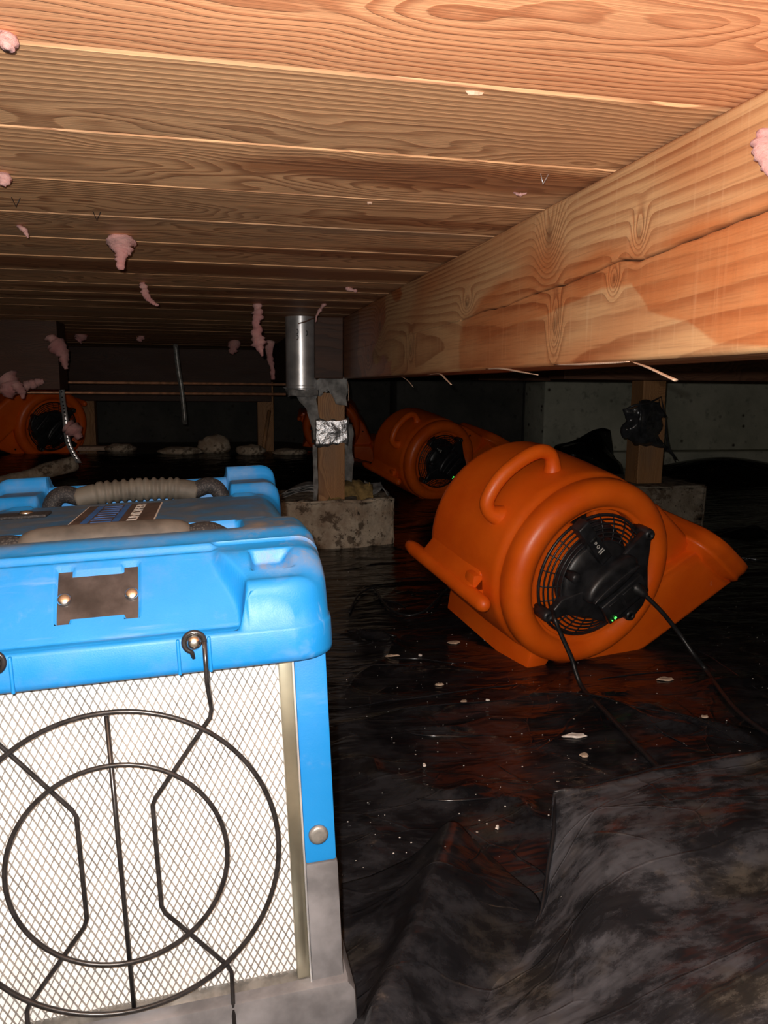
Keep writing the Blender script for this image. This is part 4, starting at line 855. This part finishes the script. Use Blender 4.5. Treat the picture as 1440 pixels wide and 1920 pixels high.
            if wn and notch_lo < y < notch_hi: z -= 0.0050
            # side fall
            rr_ = 0.020 + 0.016 * sm(y, 0.13, 0.18) * (1 - sm(y, 0.38, 0.42))
            if edge < rr_: z -= (rr_ - math.sqrt(max(0, rr_ * rr_ - (rr_ - edge) ** 2))) * (0.9 + 0.5 * sm(y, 0.13, 0.18) * (1 - sm(y, 0.38, 0.42)))
            if dback < 0.02: z -= 0.02 - math.sqrt(max(0, 0.0004 - (0.02 - dback) ** 2))
            if dfront < 0.010: z -= (0.010 - math.sqrt(max(0, 0.0001 - (0.010 - dfront) ** 2))) * (1.0 * k + 0.15)
            z = max(z, 0.1885); P.append((x, y, z)); GR.append(min(1, 0.9 * sm(ax, 0.10, 0.14) * sm(y, 0.0, 0.03) * (1 - sm(y, 0.10, 0.2)) + 0.25 * sm(y, 0.01, 0.05)))
    ny = len(tt); faces = [(i * NX + j, i * NX + j + 1, (i + 1) * NX + j + 1, (i + 1) * NX + j) for i in range(ny - 1) for j in range(NX - 1)]
    loop = [j for j in range(NX)] + [i * NX + NX - 1 for i in range(1, ny)] + [(ny - 1) * NX + j for j in range(NX - 2, -1, -1)] + [i * NX for i in range(ny - 2, 0, -1)]
    cen = V3(0, (Y0 + Y1) / 2, 0); prev = loop; GRM = GR[:]
    for outw, z in ((0.0012, 0.1885), (0.0030, 0.1870), (0.0036, 0.1850), (0.0040, 0.1640), (0.0030, 0.1600), (0.0, 0.1580), (-0.02, 0.1580)):
        cur = []
        for idx, i in enumerate(loop):
            x, y, z_ = P[i]; nx_ = V3(x / X1, (y - cen.y) / ((Y1 - Y0) / 2), 0); m_ = max(abs(nx_.x), abs(nx_.y)); dirv = V3(nx_.x if abs(nx_.x) > 0.86 * m_ else 0, nx_.y if abs(nx_.y) > 0.86 * m_ else 0, 0)
            if dirv.length > 0: dirv.normalize()
            cur.append(len(P)); P.append((x + dirv.x * outw, y + dirv.y * outw, z)); GRM.append(0.1)
        L = len(loop)
        for a in range(L): faces.append((prev[a], cur[a], cur[(a + 1) % L], prev[(a + 1) % L]))
        prev = cur
    faces.append(tuple(prev))
    lid = B(MB().add(P, faces), 'lid', M['blue'], angle=1.1); set_attr(lid.data, 'grime', GRM)
    for s_ in (-1, 1):   # raised frames round the bolt recesses
        fr = MB(); 
        for xx in (0.0600, 0.0835): fr.box((s_ * xx - 0.0014, -0.0165, 0.1585), (s_ * xx + 0.0014, -0.010, 0.187), 0.0012)
        B(fr, 'bolt_recess', M['blue'])
    # nameplate in the window
    npz = lambda y: 0.190 + (y + 0.004) * 1.2 - 0.0042
    B(MB().add([(-0.0318, 0.0045, npz(0.0045)), (0.0318, 0.0045, npz(0.0045)), (0.0318, 0.0405, npz(0.0405)), (-0.0318, 0.0405, npz(0.0405))], [(0, 1, 2, 3)]), 'metal_plate', simple('dark_smudged_metal', (0.05, 0.043, 0.042), 0.4, 0.4, 0.5, 40, 0.3))
    tl = Matrix.Rotation(-math.atan(1 / 1.2), 4, 'X')
    for s_ in (-1, 1):
        bm = bmesh.new(); bmesh.ops.create_uvsphere(bm, u_segments=16, v_segments=8, radius=0.0055); bm.transform(Matrix.Translation((s_ * 0.0255, 0.0215, npz(0.0215) + 0.002)) @ Matrix.Rotation(0.85, 4, 'X') @ Matrix.Diagonal((1, 1, 0.45, 1))); B(MB().frombm(bm), 'plate_screw', M['bolt'])
    # handles
    hd = thing('x', None, None); bpy.data.objects.remove(hd)
    h1 = B(MB().tube(spline([V3(-0.068, 0.108, 0.241), V3(-0.060, 0.108, 0.2495), V3(-0.03, 0.108, 0.2515), V3(0.03, 0.108, 0.2515), V3(0.060, 0.108, 0.2495), V3(0.068, 0.108, 0.241)], 6), [0.0135] + [0.0165] * 29 + [0.0135], 18, flat=0.85), 'front_handle', M['grip'])
    for s_ in (-1, 1): MB().tube(spline([V3(s_ * 0.060, 0.108, 0.246), V3(s_ * 0.085, 0.108, 0.250), V3(s_ * 0.098, 0.108, 0.245), V3(s_ * 0.108, 0.108, 0.236), V3(s_ * 0.112, 0.108, 0.220)], 5), 0.0135, 14, flat=0.75).build('webbing', M['web'], h1, OF, scale=S)
    pts = [V3(x, 0.432, 0.262 - 0.006 * (abs(x) / 0.07) ** 3) for x in np.linspace(-0.075, 0.075, 61)]
    rs_ = [0.0150 + (0.0022 if (abs(x) < 0.052 and (x / 0.0095) % 1 < 0.55) else (-0.0012 if abs(x) < 0.052 else 0)) for x in np.linspace(-0.075, 0.075, 61)]
    h2 = B(MB().tube(pts, rs_, 18, flat=0.9), 'rear_handle', M['lightgrip'])
    for s_ in (-1, 1): MB().tube(spline([V3(s_ * 0.070, 0.432, 0.256), V3(s_ * 0.088, 0.432, 0.262), V3(s_ * 0.100, 0.432, 0.258), V3(s_ * 0.108, 0.432, 0.244), V3(s_ * 0.112, 0.432, 0.232)], 5), 0.0135, 14, flat=0.8).build('webbing', M['web'], h2, OF, scale=S)
    # sticker on the deck
    z = 0.2508; sx0, sx1, sy0, sy1 = -0.052, 0.034, 0.150, 0.372
    st = B(MB().box((sx0, sy0, z - 0.0008), (sx1, sy1, z), 0), 'label_sticker', M['lightwall'], smooth=False)
    SB = lambda a, b_, c, d_, zz, m: MB().box((a, b_, zz - 0.0002), (c, d_, zz), 0).build('print_band', m, st, OF, scale=S, smooth=False)
    SB(sx0 + 0.0015, sy0 + 0.002, sx1 - 0.0015, sy1 - 0.003, z + 0.0003, M['stickerblack'])
    SB(sx0 + 0.012, sy0 + 0.002, sx0 + 0.019, sy1 - 0.006, z + 0.0006, M['stickerblue']); SB(sx0 + 0.043, sy0 + 0.002, sx0 + 0.050, sy1 - 0.006, z + 0.0006, M['stickerblue'])
    for k_ in range(10): SB(sx0 + 0.020 + 0.001 * (k_ % 3), sy0 + 0.03 + 0.019 * k_, sx0 + 0.042 - 0.001 * (k_ % 2), sy0 + 0.038 + 0.019 * k_, z + 0.0006, M['stickerblue'])
    cu = bpy.data.curves.new('t', 'FONT'); cu.body = 'DEHUMIDIFIER'; cu.size = 0.016; cu.extrude = 0.0001; tmp = bpy.data.objects.new('t', cu); COL.objects.link(tmp); bpy.context.view_layer.update()
    dg = bpy.context.evaluated_depsgraph_get(); tm = bpy.data.meshes.new_from_object(tmp.evaluated_get(dg)); bpy.data.objects.remove(tmp)
    xs_ = [q.co.x for q in tm.vertices]; sc_ = (sy1 - sy0 - 0.03) / (max(xs_) - min(xs_))
    for q in tm.vertices:
        X, Y = q.co.x * sc_, q.co.y; q.co = V3(sx0 + 0.068 - Y * 0.95, sy0 + 0.012 + X, z + 0.0008 + q.co.z) * S - OF
    tm.materials.clear(); link('lettering', tm, M['lightwall'], st, smooth=False)
    # black strap end with rivet on the left
    sp = B(MB().box((-0.170, 0.300, 0.2500), (-0.088, 0.335, 0.2535), 0.001), 'strap_end', M['web'])
    MB().lathe([(0.008, 0.2535), (0.008, 0.2550), (0.005, 0.2570), (0.0, 0.2575)], 20, axis=2, c=(-0.112, 0.318, 0)).build('strap_rivet', M['bolt'], sp, OF, scale=S)
dehumidifier()

# ------------------------------------------------------------------ insulation scraps on the ceiling
def tuft(pts, radii, label, y=None, x=None, seed=0, group='scraps of pink insulation', flat=0.8, first_ceiling=True):
    P0 = at(*pts[0], z=CEIL) if (y is None and x is None) else (at(*pts[0], x=x) if x is not None else at(*pts[0], y=y))
    yy = P0.y - 0.004
    P = [P0] + [(at(*p, y=yy - 0.003 * k) if x is None else at(*p, x=x)) for k, p in enumerate(pts[1:], 1)]
    if y is None and x is None and P[0].z < CEIL + 0.01: P[0].z = CEIL + 0.0005
    d = (P0 - Vector(CAMP)).length; R_ = [r * d / F for r in radii]
    m = 6; Q = spline(P, m); rr = [float(np.interp(i / m, range(len(R_)), R_)) for i in range(len(Q))]; c = P[0].copy()
    mb = MB().tube([q - c for q in Q], rr, 14, flat=flat); out = []
    for i, v in enumerate(mb.v):
        v = V3(*v); k = i // 14; ctr = Q[min(k, len(Q) - 1)] - c; q = (v + c) * (0.35 / max(rr[min(k, len(rr) - 1)], 1e-4)) + V3(seed, 0, 0)
        out.append(tuple(ctr + (v - ctr) * (1 + 0.75 * mnoise.noise(q) + 0.35 * mnoise.noise(q * 2.7))))
    mb.v = out; o = mb.build('insulation_tuft', M['pink']); o.location = c; return tag(o, label, 'insulation', group)
T = tuft
T([(10, 66), (14, 80), (12, 92)], [14, 15, 5], 'reddish pink insulation tuft stuck in the first plank seam at the top left', seed=1)
T([(4, 326), (8, 336), (6, 348)], [7, 10, 4], 'small mauve tuft at the left edge on the third plank seam', seed=2)
T([(34, 424), (46, 432), (53, 446)], [4, 5, 2], 'curled pink strand on the ceiling near the left edge', seed=3)
T([(224, 444), (227, 456), (229, 470), (226, 484), (227, 506)], [14, 19, 15, 9, 5], 'largest round pink tuft hanging from the ceiling at the left', seed=4)
T([(267, 530), (270, 541), (276, 557), (286, 567), (297, 573)], [4, 7, 6, 4, 2], 'curved pink strand hanging right below the largest tuft', seed=5)
T([(481, 570), (483, 590), (481, 612), (484, 640), (492, 668)], [7, 10, 9, 14, 2], 'long pink tuft hanging from the ceiling left of the metal pipe', seed=6)
T([(608, 570), (601, 580), (594, 592), (592, 604)], [4, 4, 2, 1.5], 'thin pale strand above the metal pipe', seed=7)
T([(650, 540), (658, 543), (670, 546)], [5, 6, 4], 'flat pink flake on the ceiling near the top of the beam end', seed=9, flat=0.6)
T([(965, 362), (975, 365), (988, 362)], [3, 6, 2], 'small mauve fibres on the ceiling beside the beam', seed=11, flat=0.5)
T([(1436, 240), (1430, 268), (1440, 300), (1450, 330)], [8, 16, 12, 6], 'pink tuft stuck on the face of the beam at the right edge', x=0.380, seed=12)
T([(150, 622), (152, 632), (146, 640)], [8, 12, 8], 'small dim pink tuft on the far ceiling above the left post', y=3.6, seed=13)
T([(268, 625), (264, 633), (260, 640)], [8, 7, 5], 'small dim tuft on the far ceiling above the copper pipes', y=3.6, seed=14)
T([(438, 642), (438, 652), (434, 664)], [11, 11, 4], 'dim mauve tuft on the far ceiling left of the long one', y=3.6, seed=15)
T([(92, 632), (108, 648), (118, 668), (124, 692)], [9, 16, 12, 4], 'dim pink tuft hanging over the dark beam stub at the left', y=2.79, seed=16)
T([(12, 712), (20, 722), (14, 745)], [18, 22, 8], 'pink tuft hanging under the dark beam stub at the left edge', y=2.79, seed=17)
T([(28, 718), (40, 734), (43, 748)], [10, 8, 3], 'small pink lobe beside the tuft at the left edge, under the beam stub', y=2.77, seed=18)
T([(50, 722), (66, 719), (82, 714)], [8, 9, 5], 'flat pink scrap lying along the upper copper pipe at the left', y=2.78, seed=19)
T([(507, 640), (505, 665), (511, 690), (512, 712)], [7, 7, 5, 3], 'dim mauve strand hanging right behind the long pink tuft', y=2.95, seed=20)
T([(128, 800), (140, 808), (150, 822)], [12, 15, 6], 'dim pink scrap snagged on the perforated strap before the far left blower', y=2.915, seed=21)
def chip(px, py, w_, h_, mat, label, seed, z=None, cat='debris', group='pale chips on the black film', th=0.0007):
    p = at(px, py, z=CEIL) if z == 'c' else at(px, py, z=0.0)
    if z != 'c': p.z = zfilm(p.x, p.y) + 0.001
    r = random.Random(seed); n = 11; s_ = (p - Vector(CAMP)).length / F; sy = s_ * 1.7; v = []; sg = -1 if z == 'c' else 1
    a = [(math.cos(t) * w_ / 2 * s_ * r.uniform(0.6, 1.15), math.sin(t) * h_ / 2 * sy * r.uniform(0.6, 1.15)) for t in np.linspace(0, 2 * math.pi, n + 1)[:-1]]
    v = [(x, y, 0) for x, y in a] + [(x * 0.8, y * 0.8, sg * (th * 2 + r.uniform(0, th * 2))) for x, y in a]
    f = [tuple(range(n)), tuple(range(n, 2 * n))[::-1]] + [(i, (i + 1) % n, n + (i + 1) % n, n + i) for i in range(n)]
    mb = MB().add(v, f); o = mb.build('debris_chip', mat, smooth=False); o.location = p; return tag(o, label, cat, group)
for q in [(850, 1208, 26, 12, 'tan', 'tan chip with a curled end, left of the near blower foot'), (1078, 1383, 46, 11, 'white', 'long white sliver on the film below the near blower'), (1247, 1277, 30, 10, 'tan', 'tan flake right of the near blower, beside its extension cord'),
          (795, 1440, 8, 6, 'white', 'tiny bright white crumb in the middle of the film'), (914, 1205, 14, 10, 'white', 'white chip right under the foot of the near blower'), (735, 1237, 36, 5, 'tan', 'thin tan sliver on a crease right of the dehumidifier'),
          (824, 1287, 18, 6, 'tan', 'dull tan chip below the curled tan chip'), (788, 1233, 8, 5, 'white', 'pale crumb right of the thin tan sliver'), (870, 1326, 14, 8, 'tan', 'brown flake right of the thin crease, below the dull tan chip'), (914, 1327, 8, 4, 'white', 'white crumb right of the brown flake'),
          (932, 1558, 8, 6, 'white', 'white crumb above the valley of the tent-shaped film'), (1320, 1361, 18, 6, 'tan', 'tan chip above the back edge of the dusty heap'), (1095, 1420, 20, 8, 'tan', 'tan fleck above the corner of the dusty heap')]:
    chip(*q[:4], M[q[4]], q[5], int(q[0]))
for q in [(890, 172, 34, 5, 'sill', 'pale splinter flake on the first plank seam at the top', 1), (693, 379, 12, 4, 'sill', 'tiny white flake on the third plank seam', 2)]:
    chip(*q[:4], M[q[4]], q[5], q[6] + 500, z='c', group='flakes on the ceiling')
# crumbs: too many to count
mb = MB(); r = random.Random(8)
for _ in range(520):
    px = r.uniform(640, 1440); py = r.uniform(1060, 1900); p = at(px, py, z=0.002)
    if not (-0.1 < p.x < 1.4) or (p.x > 0.33 and p.y < 0.80) or (p.y < 0.74): continue
    p.z = zfilm(p.x, p.y) + 0.0004; s_ = r.choice([0.0003, 0.0003, 0.0004, 0.0005, 0.0006, 0.0010]); n = len(mb.v)
    mb.add([(p.x - s_, p.y - s_, p.z), (p.x + s_, p.y - s_ * 0.6, p.z), (p.x + s_ * 0.6, p.y + s_, p.z), (p.x - s_, p.y + s_ * 0.7, p.z), (p.x, p.y, p.z + s_)], [(0, 1, 4), (1, 2, 4), (2, 3, 4), (3, 0, 4), (3, 2, 1, 0)])
tag(mb.build('dust_crumbs', M['white'], smooth=False), 'fine pale crumbs scattered over the black film', 'crumbs', kind='stuff')
# debris in the dark back-left: boards, stones, old pipe
def stone(px, py, y, sx, sy, sz, mat, label, seed, cat='stone', name='rubble_stone', group=None):
    p = at(px, py, y=y); p.z = float(floor_h(p.x, p.y)) - 0.005; bm = bmesh.new(); bmesh.ops.create_icosphere(bm, subdivisions=3, radius=1)
    for v in bm.verts: v.co = V3(v.co.x * sx, v.co.y * sy, v.co.z * sz + sz * 0.8) * (1 + 0.22 * mnoise.noise(v.co * 1.7 + V3(seed, 0, 0)))
    o = MB().frombm(bm).build(name, mat); o.location = p; return tag(o, label, cat, group)
stone(400, 835, 4.0, 0.09, 0.05, 0.05, M['pier'], 'dim pale stone below the copper pipes, left of the leaning stick', 3)
stone(340, 840, 3.95, 0.11, 0.05, 0.022, M['pier'], 'flat dim stone below the hanging strap in the middle', 5)
stone(470, 838, 3.9, 0.07, 0.05, 0.03, M['pier'], 'dim stone at the foot of the leaning stick', 7)
stone(545, 850, 3.9, 0.09, 0.05, 0.02, M['pier'], 'flat stone in the dark left of the taped post', 9)
stone(225, 815, 4.1, 0.08, 0.05, 0.025, M['pier'], 'flat stone right of the thin post at the far left', 12)
def log():
    a = at(-20, 880, y=3.35); b = at(140, 850, y=3.6); a.z = float(floor_h(a.x, a.y)) + 0.035; b.z = float(floor_h(b.x, b.y)) + 0.05; c = a.copy(); pts = [a.lerp(b, k / 12) - c for k in range(13)]
    mb = MB().tube(pts, 0.033, 14); mb.v = [tuple(V3(*v) + V3(mnoise.noise(V3(*v) * 14), mnoise.noise(V3(*v) * 14 + V3(7, 0, 0)), mnoise.noise(V3(*v) * 14 + V3(0, 7, 0))) * 0.012) for v in mb.v]
    o = mb.build('wrapped_drain_pipe', M['pier']); o.location = c; tag(o, 'mottled old pipe lying on the ground at the far left', 'pipe')
log()
p = at(190, 834, y=4.2)
plain_beam('loose_board', (p.x - 0.13, 4.16, float(floor_h(p.x, 4.2)) + 0.0), (p.x + 0.14, 4.24, float(floor_h(p.x, 4.2)) + 0.022), M['sill'], 'pale loose board lying at the foot of the thin far-left post', 'board')
